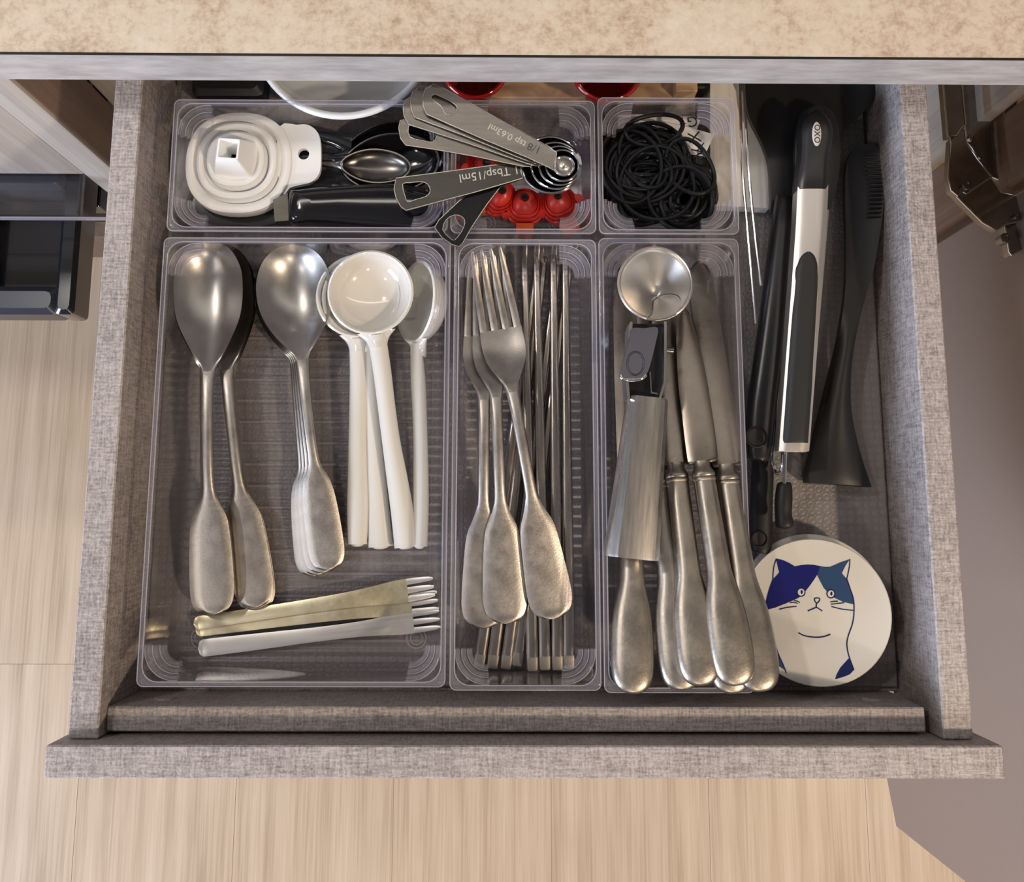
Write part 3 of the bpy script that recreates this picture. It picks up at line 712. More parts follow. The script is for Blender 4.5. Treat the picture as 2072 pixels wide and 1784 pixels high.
# ice-cream scoop
def scoop():
    z = .0535
    base, rz, s, L = frame((1277, 1131), (1322, 579), z); base.z = z
    t = thing('ice_cream_scoop', 'steel ice cream scoop with thumb lever lying on the knives', 'scoop', base, rz)
    def loc(px, py, zz=None):
        w = W(px, py, z if zz is None else zz); v = Matrix.Rotation(-rz, 3, 'Z') @ (w - base); return v
    # faceted tube handle
    rr = []
    a0, a1, b0, b1 = loc(1222, 1124), loc(1333, 1134), loc(1269, 808), loc(1351, 802)
    sec = [(-1, .0), (-.86, .52), (-.56, .86), (.40, .86), (.80, .62), (1, .15), (1, -.5), (.7, -.95), (-.7, -.95), (-1, -.5)]
    for u in (0, .02, .5, .98, 1):
        l = a0.lerp(b0, u); r = a1.lerp(b1, u); m = (l + r) / 2; hw = (r - l).length / 2 * (.97 if u in (0, 1) else 1); hh = .0085 - .001 * u
        rr.append([(m.x + p * hw, m.y, q * hh) for p, q in sec])
    v, f = bridge(rr, True, True); fix_normals(mk('handle', v, f, 'brushed_steel', t, 25))
    # bowl: open spun cup
    c = loc(1322, 579); R = 77 * s; D = .019; ax, ay = 16 * s, -10 * s
    def dep(q): return 1 - q ** 1.35
    prof = [(R * k / 14, .006 - D * dep(k / 14)) for k in range(15)]
    prof += [(R + .0002, .0066), (R - .0005, .0070), (R - .001, .0066)]
    prof += [((R - .001) * k / 14, .0062 - (D - .001) * dep(k / 14)) for k in range(14, -1, -1)]
    v, f = lathe(prof, 56, c.x, c.y)
    def shear(p): q = max(0, (.006 - p[2]) / D); return (p[0] + ax * q, p[1] + ay * q, p[2])
    mk('bowl', [shear(p) for p in v], f, 'scoop_steel', t, 60)
    # sweeper blade inside the bowl
    sw = smooth2([(1322, 618), (1326, 604), (1334, 596), (1346, 592), (1358, 593), (1368, 598), (1374, 608), (1375, 622), (1368, 636), (1352, 649), (1318, 656), (1303, 654), (1314, 641), (1320, 629)], 3)
    P2 = [(loc(x, y, z - .004).x, loc(x, y, z - .004).y) for x, y in sw]
    def bz(x, y):
        q = .3
        for _ in range(12):
            r = min(1, math.hypot(x - c.x - ax * q, y - c.y - ay * q) / R); q = dep(r)
        return .0062 - (D - .001) * q + .0006
    so = mk('sweeper', *slab(P2, 0, .0006, zf=bz), 'tongs_steel', t, 40)
    mk('sweeper_edge', *tube([(x, y, .0005 + bz(x, y)) for x, y in P2], .0003, 6, True), 'anodised_lever', so, 60)
    # neck side plates and inner block
    def quad(name, pts, z0, z1, mat, label=None):
        return mk(name, *slab([(loc(*p, z + z1).x, loc(*p, z + z1).y) for p in pts], z0, z1), mat, t, 30, label=label)
    quad('neck_plate', [(1276, 650), (1280, 652), (1279, 700), (1272, 770), (1275, 806), (1270, 806), (1266, 768), (1271, 700), (1272, 662)], -.009, .006, 'brushed_steel')
    quad('neck_plate', [(1344, 650), (1349, 650), (1349, 700), (1347, 775), (1338, 806), (1333, 806), (1343, 772), (1344, 700)], -.009, .006, 'brushed_steel')
    quad('neck_block', [(1274, 655), (1344, 655), (1343, 772), (1333, 808), (1276, 808), (1270, 768)], -.009, .0008, 'black_plastic')
    quad('spring_clip', [(1314, 752), (1317, 752), (1319, 792), (1331, 795), (1331, 798), (1317, 796)], .0008, .0045, 'chrome')
    # thumb lever
    lv = smooth2([(1281, 660), (1308, 659), (1335, 658), (1330, 690), (1318, 735), (1310, 755), (1298, 764), (1272, 766), (1257, 762), (1256, 752), (1268, 710), (1276, 685)], 3)
    def lz(x, y): return .0015 + max(0, (c.y - R - y)) * .16
    le = mk('lever', *slab([(loc(*p, z + .014).x, loc(*p, z + .014).y) for p in lv], .0035, .0052, zf=lz), 'anodised_lever', t, 30, label='dark thumb lever')
    e = loc(1288, 733, z + .014)
    mk('lever_dent', *tube([(x, y, .0052 + lz(x, y)) for x, y in ellipse(e.x, e.y, .0040, .0058, 24)], .0005, 6, True), 'anodised_lever', le, 60)
    lip = [loc(*p, z + .014) for p in smooth2([(1257, 757), (1262, 765), (1280, 767), (1298, 765), (1309, 757)], 4, False)]
    mk('lever_lip', *tube([(p.x, p.y, .0050 + lz(p.x, p.y)) for p in lip], .0009, 8), 'chrome', le, 60)
    p = loc(1353, 708, z); mk('pivot', *tube([(p.x - .001, p.y, 0), (p.x + .0024, p.y, 0)], .0016, 12), 'hinge_steel', t)
scoop()

# ================================================================ right-hand compartment
# cream scraper board
sb = W(1500, 300, .004)
tag(mk('scraper_board', *slab(PX(smooth2([(1437, 120), (1480, 118), (1492, 150), (1500, 175), (1530, 240), (1552, 300), (1559, 345), (1557, 421), (1520, 419), (1437, 415)], 1), .010), .0006, .010), 'cream_board', base=(sb.x, sb.y, .0006)),
    'cream plastic scraper board under the chrome rods', 'scraper')
# twin chrome rods
cr0 = W(1500, 300, .03)
rt = thing('wire_skewers', 'pair of thin chrome rods joined at the top, beside the clear trays', 'skewer', (cr0.x, cr0.y, .02))
for pts in ([(1496, 160), (1499, 250), (1503, 350), (1514, 480), (1529, 655)], [(1505, 160), (1507, 218), (1514, 335), (1527, 470), (1540, 578)]):
    path = [W(x, y, .034) for x, y in smooth2(pts, 5, False)]
    mk('rod', *tube(path, .0008, 8), 'chrome', rt, base=(cr0.x, cr0.y, .02))
    
# black turner (long handle with hole)
def handle_px(name, label, pts, z, mat, hole=None, cat='utensil', hh=.006, head=None, headz=(.02, .024), p=2.6):
    """pts: (px, py, hw_px, z)"""
    b = W(pts[0][0], pts[0][1], z); t = thing(name, label, cat, (b.x, b.y, z))
    P = crom(pts, 3); rings = []; n = 16
    for i, (x, y, hw, zc) in enumerate(P):
        a = W(P[max(i - 1, 0)][0], P[max(i - 1, 0)][1], zc); c = W(P[min(i + 1, len(P) - 1)][0], P[min(i + 1, len(P) - 1)][1], zc)
        d = (c - a).normalized(); sdir = Vector((d.y, -d.x, 0)).normalized(); ctr = W(x, y, zc); s = SZ(zc)
        endf = 1.0 if 0 < i < len(P) - 1 else .6
        ring = []
        for k in range(n):
            an = 2 * PI * (k + .5) / n; co, si = math.cos(an), math.sin(an)
            ring.append(ctr + sdir * (hw * s * math.copysign(abs(co) ** (2 / p), co)) + Vector((0, 0, hh * endf * math.copysign(abs(si) ** (2 / p), si))))
        rings.append(ring)
    v, f = bridge(rings, True, True); hn = fix_normals(mk('handle', v, f, mat, t, 50, base=(b.x, b.y, z)))
    if hole:
        hx2, hy2, r = hole; zc = P[0][3] + hh; c = W(hx2, hy2, zc); s = SZ(zc)
        mk('hang_hole_shade', *lathe([(r * s * 1.12, zc - .0012), (r * s * 1.12, zc + .0004), (r * s, zc + .0007), (r * s * .9, zc + .0001), (r * s * .86, zc - .0004), (r * s * .5, zc - .0005), (0, zc - .0005)], 24, c.x, c.y), 'dark_gap', hn, 50, base=(b.x, b.y, z))  # black dished disc paints the dark inside of an uncut hole
    if head:
        mk('head', *slab(PX(smooth2(head, 3), headz[1]), *headz), mat, t, 40, base=(b.x, b.y, z))
    return t
handle_px('black_ladle', 'black nylon utensil whose lower handle end lies in front of the cat dish', [(1537, 1118, 12, .007), (1538, 1110, 20, .007), (1539, 1085, 22, .007), (1541, 1000, 22, .008), (1546, 900, 21, .009), (1556, 760, 20, .010), (1575, 560, 18, .011)], .0012, 'black_satin', (1536, 1090, 15), hh=.0058)
handle_px('black_turner', 'black nylon turner with broad head under the tongs and holed handle', [(1531, 932, 14, .022), (1532, 924, 24, .022), (1535, 890, 28, .022), (1541, 820, 29.5, .022), (1552, 740, 29, .022), (1566, 620, 27, .022), (1578, 500, 24, .021), (1590, 400, 22, .020)], .012, 'black_plastic', (1531, 884, 20), hh=.0062,
          head=[(1508, 120), (1509, 190), (1516, 236), (1540, 285), (1556, 330), (1560, 400), (1566, 440), (1640, 450), (1655, 330), (1700, 270), (1742, 232), (1764, 205), (1772, 170), (1772, 120)], headz=(.012, .016))
# tongs
def tongs():
    z = .040; b = W(1607, 902, z - .016)
    t = thing('locking_tongs', 'steel kitchen tongs with black tips and black grip inset', 'tongs', (b.x, b.y, z - .016)); B = (b.x, b.y, z - .016)
    s = SZ(z)
    def strip(name, rows_, z1, th, mat, crown=0.0, nu=9, label=None):
        R_ = crom(rows_, 3); rings = []
        for x, y, hw, dz in R_:
            c = W(x, y, z1 + dz); sd = Vector((1, 0, 0)); top = []; bot = []
            for k in range(nu):
                u = -1 + 2 * k / (nu - 1); zz = c.z + crown * (1 - u ** 4)
                top.append((c.x + hw * s * u, c.y, zz)); bot.append((c.x + hw * s * u, c.y, zz - th))
            rings.append(top + bot[::-1])
        v, f = bridge(rings, True, True); return mk(name, v, f, mat, t, 40, base=B, label=label)
    # lower arm and its black tip
    strip('lower_arm', [(1612, 880, 26, 0), (1634, 640, 27, 0), (1652, 400, 30, 0)], z - .018, .0015, 'tongs_steel', .002)
    strip('lower_tip', [(1650, 420, 34, 0), (1654, 360, 46, 0), (1655, 300, 50, 0), (1655, 250, 44, 0), (1655, 222, 30, 0), (1655, 214, 14, 0)], z - .014, .004, 'black_satin', .002)
    # upper arm
    strip('upper_arm', [(1607, 903, 30.5, 0), (1608, 895, 31, 0), (1624, 690, 31.5, .001), (1633, 570, 31.5, .002), (1641, 460, 32, .002), (1644, 400, 32.5, .002), (1646, 358, 32, .002)], z, .009, 'tongs_steel', .0016)
    strip('upper_tip', [(1644, 384, 33.2, .0016), (1646, 360, 32.5, .0022), (1650, 320, 30, .0024), (1653, 290, 32, .0022), (1654, 262, 33, .0018), (1654, 242, 27, .0012), (1653, 231, 18, .0005), (1653, 225, 6, -.0005)], z, .010, 'black_plastic', .0022, label='black nylon tip of the tongs')
    g = [(1609, 896, 26, 0), (1611, 870, 26, .0003), (1624, 690, 25.8, .0012), (1632, 580, 25.2, .0020), (1633, 550, 24.6, .0021), (1634, 534, 22.8, .0022), (1634.3, 522, 18.5, .0022), (1634.6, 515, 13, .0022), (1635, 510.5, 5, .0022)]
    strip('grip_inset', g, z + .0006, .002, 'grip_rubber', .0017, label='black rubber grip inset')
    # badge with its lettering
    c = W(1652.7, 271, z + .0046); ang = math.radians(-3)
    v, f = lathe([(0, 0), (1, 0), (1, .0004), (.9, .0006), (0, .0006)], 28)
    mt = Matrix.Translation(Vector((c.x, c.y, c.z - .0004)) - Vector(B)) @ Matrix.Rotation(ang, 4, 'Z') @ Matrix.Diagonal((9.6 * s, 27 * s, 1, 1))
    bd = mk('badge', [mt @ Vector(p) for p in v], f, 'badge_grey', t, 40, label='small grey oval badge reading OXO')
    tm = Matrix.Translation(Vector((c.x, c.y, c.z + .0003)) - Vector(B)) @ Matrix.Rotation(ang - PI / 2, 4, 'Z')
    text_mesh('lettering', 'OXO', .0044, 'ink_black', bd, tm)
    # pull pin, ring and plug
    mk('pull_pin', *tube([W(1589, 900, .03), W(1588, 940, .03), W(1587, 980, .03)], .0009, 10), 'chrome', t, base=B)
    ring = [W(1574 + 10 * math.cos(a), 925 + 33 * math.sin(a), .022 + .004 * math.cos(a)) for a in [2 * PI * k / 28 for k in range(28)]]
    mk('ring', *tube(ring, .0009, 8, True), 'chrome', t, base=B)
    pr = [(1587, 975, 8), (1587, 979, 15), (1586, 1000, 18), (1585, 1020, 18.5), (1585, 1040, 17.5), (1587, 1056, 19), (1588, 1066, 17), (1589, 1071, 8)]
    P = crom(pr, 3); rings = []
    for x, y, hw in P:
        c = W(x, y, .028); rings.append([(c.x + hw * s * math.cos(a), c.y, c.z + hw * s * .8 * math.sin(a)) for a in [-2 * PI * k / 14 for k in range(14)]])
    v, f = bridge(rings, True, True); fix_normals(mk('pull_plug', v, f, 'black_satin', t, 50, base=B))
tongs()
# black slotted spoon with flared handle
def flared():
    z = .018; b = W(1698, 978, .001); t = thing('serving_spoon', 'black plastic serving utensil with flared handle end by the right wall', 'utensil', (b.x, b.y, .001)); B = (b.x, b.y, .001)
    def strip(name, rows_, mat, nu=11):
        R_ = crom(rows_, 4); rings = []
        for xl, yl, xr, yr, zc, crown, th in R_:
            l = W(xl, yl, zc); r = W(xr, yr, zc); top = []; bot = []
            for k in range(nu):
                u = k / (nu - 1); q = l.lerp(r, u); uu = 2 * u - 1
                top.append((q.x, q.y, zc + crown * (1 - uu ** 2))); bot.append((q.x, q.y, max(zc - th + crown * .3 * (1 - uu ** 2), .0012)))
            rings.append(top + bot[::-1])
        v, f = bridge(rings, True, True); return fix_normals(mk(name, v, f, mat, t, 40, base=B))
    strip('handle', [(1634, 976, 1764, 985, .012, .0045, .009), (1637, 955, 1757, 966, .013, .0045, .009), (1650, 895, 1738, 905, .014, .0045, .009), (1668, 822, 1723, 830, .016, .0045, .009), (1682, 760, 1722, 765, .018, .004, .008), (1696, 700, 1728, 704, .020, .003, .007), (1703, 650, 1738, 654, .021, .0015, .005), (1708, 610, 1748, 612, .021, 0, .004)], 'black_satin')
    strip('head', [(1708, 611, 1748, 613, .021, 0, .004), (1711, 575, 1758, 578, .021, -.001, .004), (1712, 540, 1768, 545, .021, -.002, .004), (1712, 470, 1780, 475, .020, -.003, .004), (1710, 400, 1790, 402, .019, -.003, .004), (1712, 340, 1795, 342, .018, -.003, .004), (1722, 308, 1788, 308, .017, -.002, .004), (1740, 292, 1774, 291, .0165, 0, .004)], 'black_satin')
    # row of fine teeth on the right edge of the head
    for i in range(14):
        y = 318 + i * 9; x0 = 1752 + 8 * math.sin(i * .2); q = W(x0, y, .0195); r = W(x0 + 26, y + 1, .0205)
        mk('tooth', *tube([(q.x, q.y, .0186), (r.x, r.y, .0196)], .0006, 6), 'black_satin', t, base=B)
flared()

# cat dishes
def dishes():
    tilt = math.radians(17)
    n = Vector((-math.sin(tilt), 0, math.cos(tilt)))
    c = W(1650, 1238, .0185); R = (W(1650, 1238 - 148, .0185) - W(1650, 1238, .0185)).length
    ux = Vector((math.cos(tilt), 0, math.sin(tilt))); uy = Vector((0, 1, 0))
    M = Matrix((( ux.x, uy.x, n.x), (ux.y, uy.y, n.y), (ux.z, uy.z, n.z))).to_4x4()
    prof = [(0, -.0052), (R * .55, -.0052), (R * .60, -.0066), (R * .66, -.0066), (R * .70, -.0048), (R * .97, -.0018), (R, -.0004), (R - .0004, .0004), (R - .0016, .0003), (R - .004, 0), (0, 0)]
    lo_ = c - n * .0077 + Vector((-.0016, .0022, 0))
    rt_ = M.to_3x3().to_euler()
    d2 = thing('small_dish', 'pale small dish lying underneath the cat dish', 'dish', lo_, 0, None, rt_)
    mk('plate', *lathe(prof, 64), 'dish_glaze', d2, 40); mk('foot', *lathe([(R * .60, -.0066), (R * .605, -.0070), (R * .655, -.0070), (R * .66, -.0066)], 48), 'dish_unglazed', d2)
    d = thing('cat_dish', 'small round white dish with a blue and white cat face', 'dish', c, 0, None, rt_)
    pl = mk('plate', *lathe(prof, 64), 'dish_glaze', d, 40); mk('foot', *lathe([(R * .60, -.0066), (R * .605, -.0070), (R * .655, -.0070), (R * .66, -.0066)], 48), 'dish_unglazed', d)
    Mi = M.to_3x3().inverted()
    def pt(x, y):
        q = Mi @ (on_plane(1480 + x / 4.82, 1050 + y / 4.82, c, n) - c); return (q.x, q.y)
    def clip(p):
        r = math.hypot(*p); m = R - .0016
        return p if r < m else (p[0] * m / r, p[1] * m / r)
    def patch(name, pts, mat, z1=.00012, sm=0):
        P = [clip(pt(*q)) for q in (smooth2(pts, sm) if sm else pts)]
        return mk(name, *slab(P, -.0002, z1), mat, pl, 0)
    def stroke(name, pts, w=7, mat='ink_blue', z1=.00022, closed=False):
        P = [clip(pt(*q)) for q in smooth2(pts, 5, closed)]; m = len(P); L_, R_ = [], []; ww = w / 4.82 * SZ(.018) * .66
        for i in range(m):
            a = P[(i - 1) % m] if closed or i else P[i]; b2 = P[(i + 1) % m] if closed or i < m - 1 else P[i]
            dx, dy = b2[0] - a[0], b2[1] - a[1]; l = math.hypot(dx, dy) or 1
            L_.append((P[i][0] - dy / l * ww, P[i][1] + dx / l * ww)); R_.append((P[i][0] + dy / l * ww, P[i][1] - dx / l * ww))
        ring = [[(a[0], a[1], -.0002), (a[0], a[1], z1), (b2[0], b2[1], z1), (b2[0], b2[1], -.0002)] for a, b2 in zip(L_, R_)]
        v, f = bridge(ring, not closed, not closed, True, closed); return fix_normals(mk(name, v, f, mat, pl, 0))
    patch('cobalt_patch', [(440, 385), (500, 398), (560, 425), (620, 460), (680, 448), (740, 443), (800, 445), (865, 458), (850, 510), (835, 545), (800, 600), (760, 655), (715, 712), (680, 752), (630, 780), (540, 818), (430, 862), (335, 888), (338, 820), (352, 750), (375, 680), (398, 620), (412, 582), (440, 555), (468, 525), (458, 480)], 'cobalt')
    patch('slate_patch', [(865, 458), (910, 465), (960, 465), (1010, 445), (1060, 422), (1155, 390), (1115, 450), (1078, 525), (1100, 555), (1125, 580), (1140, 630), (1162, 690), (1182, 760), (1190, 830), (1090, 808), (1000, 765), (940, 718), (900, 670), (865, 605), (835, 545), (850, 500)], 'slate_blue')
    stroke('ear_line', [(440, 385), (418, 450), (408, 520), (405, 590)]); stroke('ear_line', [(1155, 390), (1152, 450), (1140, 520), (1125, 582)])
    stroke('ear_line', [(440, 385), (460, 480), (468, 525), (410, 590)]); 
    stroke('body_line', [(1125, 580), (1160, 685), (1190, 780), (1196, 900), (1180, 1020), (1142, 1130), (1126, 1220), (1145, 1330), (1195, 1470)], 8)
    stroke('body_line', [(405, 590), (370, 690), (340, 810), (332, 900), (333, 980), (345, 1060), (365, 1140), (420, 1210), (460, 1320), (510, 1430), (555, 1560)], 8)
    patch('leg_patch', [(365, 1140), (420, 1210), (460, 1320), (510, 1430), (555, 1562), (480, 1535), (400, 1490), (330, 1420), (280, 1300)], 'slate_blue', .0001)
    patch('leg_patch', [(1145, 1355), (1195, 1470), (1150, 1520), (1090, 1550), (1005, 1578), (1025, 1515), (1060, 1450), (1100, 1405)], 'ink_blue', .0001)
    for ex_, ey_ in ((680, 712), (970, 728)):
        patch('eye_white', ellipse(ex_, ey_, 38, 40, 20), 'dish_glaze', .0002)
        stroke('eye_ring', ellipse(ex_, ey_, 38, 40, 10), 8, 'ink_blue', .00026, True)
        patch('pupil', ellipse(ex_ + 5, ey_ - 2, 11, 20, 14), 'ink_blue', .00026)
    stroke('nose', [(812, 775), (835, 768), (860, 775), (855, 800), (833, 818), (815, 800)], 8, closed=True); stroke('nose_line', [(832, 818), (828, 840), (829, 862)], 8)
    stroke('mouth', [(745, 895), (790, 876), (829, 862), (860, 878), (887, 896)], 8); stroke('smile', [(655, 1108), (720, 1138), (830, 1152), (910, 1142), (965, 1122)], 9)
    for w_ in ([(570, 815), (610, 812), (648, 822)], [(610, 795), (645, 800), (668, 815)], [(465, 880), (540, 862), (636, 850)], [(965, 808), (1000, 802), (1040, 800)], [(970, 830), (1040, 822), (1100, 815)], [(975, 852), (1080, 878), (1190, 890)]):
        stroke('whisker', w_, 7)
dishes()
# ================================================================ funnel tray
def funnel():
    zb_ = .019; c = W(484, 331, zb_); s = SZT(zb_)
    t = thing('silicone_funnel', 'white collapsible silicone funnel with square spout and hanging tab', 'funnel', (c.x, c.y, zb_))
    R = 107 * s
    prof = [(R * .97, -.006), (R, -.0045), (R, .0005), (R * .985, .0022), (R * .93, .0030), (R * .86, .0026), (R * .80, .0005), (R * .775, -.0010), (R * .765, .0018), (R * .74, .0056), (R * .70, .0062), (R * .64, .0056), (R * .585, .0028), (R * .565, .0012), (R * .555, .0040), (R * .53, .0082), (R * .49, .0090), (R * .44, .0086), (R * .40, .0070), (R * .37, .0060), (R * .35, .0058), (R * .35, .0040), (R * .42, .0045), (R * .52, .0060), (R * .56, -.001), (R * .72, .004), (R * .77, -.003), (R * .93, .001), (R * .95, -.006)]
    v, f = lathe(prof, 56, 0, 0, 2.35); 
    n = 56; m = len(prof)
    f += [((m - 1) * n + k, (m - 1) * n + (k + 1) % n, (k + 1) % n, k) for k in range(n)]
    fix_normals(mk('body', v, f, 'silicone_white', t, 40))
    # square spout
    rg = []
    for hw, z in ((R * .42, .0052), (R * .36, .0080), (R * .205, .0225), (R * .195, .0230), (R * .165, .0230), (R * .155, .0222), (R * .10, .0100), (R * .08, .0080)):
        rg.append([tuple(Matrix.Rotation(math.radians(-4), 3, 'Z') @ Vector(p)) for p in rrect(-hw, hw, -hw, hw, hw * .16, z, 3)])
    v, f = bridge(rg); fix_normals(mk('spout', v, f, 'silicone_white', t, 30))
    # tab with hole
    tb = [(566, 255), (600, 252), (622, 252), (640, 264), (648, 285), (649, 330), (645, 352), (630, 368), (606, 374), (586, 380), (572, 392), (560, 330)]
    P = [(x - c.x, y - c.y) for x, y in PX(smooth2(tb, 3), zb_ + .001)]
    h = [(x - c.x, y - c.y) for x, y in PX(ellipse(614, 311, 11.5, 11.5, 18), zb_ + .001)]
    mk('hang_tab', *slab(P, -.0025, .0008, holes=[h]), 'silicone_white', t, 40)
funnel()
def tool_px(name, label, cat, z):
    b = W(700, 340, z); return thing(name, label, cat, (b.x, b.y, z)), (b.x, b.y, z)
# black oval-bowled serving spoons and a small steel spoon
def px_spoon(name, label, cxy, rx, ry, z, depth, mat, rim=None, stem=None, ang=0, hmat=None):
    c = W(*cxy, z); t = thing(name, label, 'spoon', (c.x, c.y, z - depth)); s = SZT(z); a = math.radians(ang)
    Rm = Matrix.Rotation(a, 3, 'Z'); nr, na = 9, 40; prof = []
    rings = []
    def ring(k_, zz):
        out = []
        for i in range(na):
            th = 2 * PI * i / na; ex_ = rx * (1.0 - .0 * math.cos(th)); wy = ry * (1 - .22 * max(0, -math.cos(th)) ** 2)
            p = Rm @ Vector((ex_ * s * math.cos(th) * k_, wy * s * math.sin(th) * k_, 0)); out.append((p.x, p.y, zz + depth))
        return out
    for i in range(nr + 1):
        u = i / nr * PI / 2; rings.append(ring(max(math.sin(u), .02), -depth * math.cos(u) - .0012))
    rings.append(ring(1.0, 0)); rings.append(ring(.985, .0003)); rings.append(ring(.965, -.0001))
    for i in range(nr, -1, -1):
        u = i / nr * PI / 2; rings.append(ring(max(math.sin(u), .02) * .96, -depth * math.cos(u)))
    v, f = bridge(rings, True, True); mk('bowl', v, f, mat, t, 60)
    if rim:
        mk('rim', *tube(ring(1.0, .0001), .0006, 6, True), rim, t, label='bright rim line')
    if stem:
        st = crom(stem, 3); rg = []
        for x, y, hw, zc in st:
            q = W(x, y, zc) - Vector((c.x, c.y, z - depth)); rg.append([(q.x, q.y + hw * s * math.cos(th), q.z + .0018 * math.sin(th)) for th in [2 * PI * k / 10 for k in range(10)]])
        v, f = bridge(rg, True, True); fix_normals(mk('handle', v, f, hmat or mat, t, 50))
    return t
px_spoon('serving_spoon', 'large black serving spoon, lowest in the funnel tray', (796, 318), 112, 74, .0150, .009, 'black_gloss', 'small_spoon_steel', [(712, 300, 22, .0142), (680, 285, 15, .0145), (640, 276, 13, .014), (560, 270, 13, .013), (440, 275, 13, .012)], 8)
px_spoon('serving_spoon', 'black serving spoon nested in a larger one, rim catching light', (790, 330), 98, 62, .0200, .009, 'black_gloss', 'measure_steel', [(706, 318, 20, .0192), (680, 320, 12, .0175), (650, 318, 10, .0145), (560, 322, 10, .0125), (450, 330, 10, .011)], 6)
px_spoon('dessert_spoon', 'small dark steel spoon lying on the black serving spoons', (760, 336), 70, 35, .0240, .006, 'small_spoon_steel', 'measure_steel', [(695, 334, 14, .0230), (680, 333, 9, .0215), (655, 332, 6, .0150), (610, 331, 6, .0120), (560, 330, 6, .0105)], -3)
def cutter():
    z = .0285; t, B = tool_px('pizza_cutter', 'glossy black-handled kitchen cutter with steel ferrule in the funnel tray', 'cutter', .012)
    out = [(583, 388), (600, 382), (640, 377), (690, 373), (740, 370), (796, 369), (850, 376), (888, 388), (903, 404), (902, 425), (885, 448), (848, 462), (800, 460), (740, 455), (680, 450), (620, 447), (584, 446)]
    P = PX(smooth2(out, 3), z); cxm = sum(p[0] for p in P) / len(P); cym = sum(p[1] for p in P) / len(P)
    rings = []
    for k_, zz in ((.90, z - .014), (.97, z - .012), (1.0, z - .007), (.995, z - .003), (.97, z - .0012), (.90, z + .0006), (.75, z + .0017), (.5, z + .0023), (.2, z + .0025)):
        rings.append([(cxm + (x - cxm) * (1 - (1 - k_) * .35), cym + (y - cym) * k_, zz) for x, y in P])
    v, f = bridge(rings, True, True); hn = fix_normals(mk('handle', v, f, 'black_gloss', t, 50, base=B))
    c = W(862, 426, z + .001); s = SZT(z)
    mk('hang_hole_shade', *lathe([(23 * s, z - .0005), (22 * s, z + .0016), (19 * s, z + .0012), (17 * s, z + .0002), (0, z + .0002)], 24, c.x, c.y), 'dark_gap', hn, 50, base=B)  # black disc on the handle, painted as the hole's shaded inside
    mk('ferrule', *slab(PX([(552, 404), (582, 390), (584, 446), (556, 448)], z - .004), z - .013, z - .004), 'measure_dark_steel', t, 40, base=B)
    mk('blade', *slab(PX(smooth2([(392, 398), (398, 430), (425, 450), (480, 453), (560, 451), (560, 400), (480, 390)], 2), .013), .009, .0125), 'black_gloss', t, 40, base=B)
cutter()

# ================================================================ measuring spoons
def measure(label, corners, slot, bc, br, z, depth, mat, zend=None, text=None, group='steel measuring spoons on one ring'):
    """corners: handle outline px; bc: bowl centre px, br radius px."""
    c = W(*bc, z); s = SZT(z); t = thing('measuring_spoon', label, 'measuring spoon', (c.x, c.y, z - depth), 0, group); B = (c.x, c.y, z - depth)
    P = PX(corners, z); hole = [PX(slot, z)] if slot else []
    dz = (zend if zend is not None else z) - z
    far = max(math.hypot(x - c.x, y - c.y) for x, y in P)
    zf = lambda x, y: dz * (math.hypot(x - c.x, y - c.y) / far) ** 1.2
    hd = mk('handle', *slab(P, z - .0009, z + .0003, holes=hole, zf=zf), mat, t, 30, base=B)
    mk('edge', *tube([(x, y, z + .0002 + zf(x, y)) for x, y in P], .00042, 6, True), 'glint_steel', hd, 60, base=B)  # brighter steel tube stands in for the glint along the handle edge
    if hole: mk('slot_glint', *tube([(x, y, z + .0002 + zf(x, y)) for x, y in hole[0]], .00035, 6, True), 'glint_steel', hd, 60, base=B)
    R = br * s; prof = []
    for k in range(11):
        a = PI / 2 * k / 10; prof.append((R * math.sin(a), z - depth * math.cos(a)))
    prof += [(R, z + .0003), (R - .0008, z + .0003)]
    for k in range(10, -1, -1):
        a = PI / 2 * k / 10; prof.append(((R - .0008) * math.sin(a), z - (depth - .0008) * math.cos(a)))
    bo = mk('bowl', *lathe(prof, 44, c.x, c.y), 'measure_shaded_steel' if br > 25 else 'scoop_steel', t, 50, base=B)  # larger bowls coloured black for the dark reflections inside them
    mk('rim', *lathe([(R + .0003, z - .0004), (R + .0003, z + .0004), (R - .0002, z + .0007), (R - .0007, z + .0004), (R - .0007, z - .0004)], 44, c.x, c.y), 'chrome', bo, 50, base=B)
    if text:
        for body, px, py, a, size, m in text:
            q = W(px, py, z); h_ = zf(q.x, q.y); q = W(px, py, z + h_)
            sl = Matrix.Translation(Vector((q.x, q.y, z + .00035)) - Vector(B)) @ Matrix.Rotation(math.radians(a), 4, 'Z')
            e = text_mesh('engraving', body, size, m, hd, sl, .0001, label='engraved measure lettering')
            for vv in e.data.vertices: vv.co.z += zf(vv.co.x + B[0], vv.co.y + B[1])
    return t
ms = []
def rnd(P, k=3): return smooth2(P, k)
slotT = lambda ox, oy: [(x + ox, y + oy) for x, y in smooth2([(815, 374), (830, 371), (852, 369), (866, 374), (871, 388), (862, 399), (842, 405), (826, 410), (820, 398)], 2)]
measure('black-looking measuring spoon handle pointing down over the tray corner', [(880, 462), (888, 447), (912, 424), (960, 380), (1020, 340), (1057, 327), (1062, 360), (1013, 378), (985, 415), (955, 460), (936, 494), (929, 500), (915, 496), (895, 482)],
        smooth2([(896, 466), (903, 446), (920, 436), (936, 440), (941, 452), (934, 470), (920, 487), (910, 482)], 2), (1116, 334), 60, .0475, .0125, 'measure_shaded_steel', .0485)
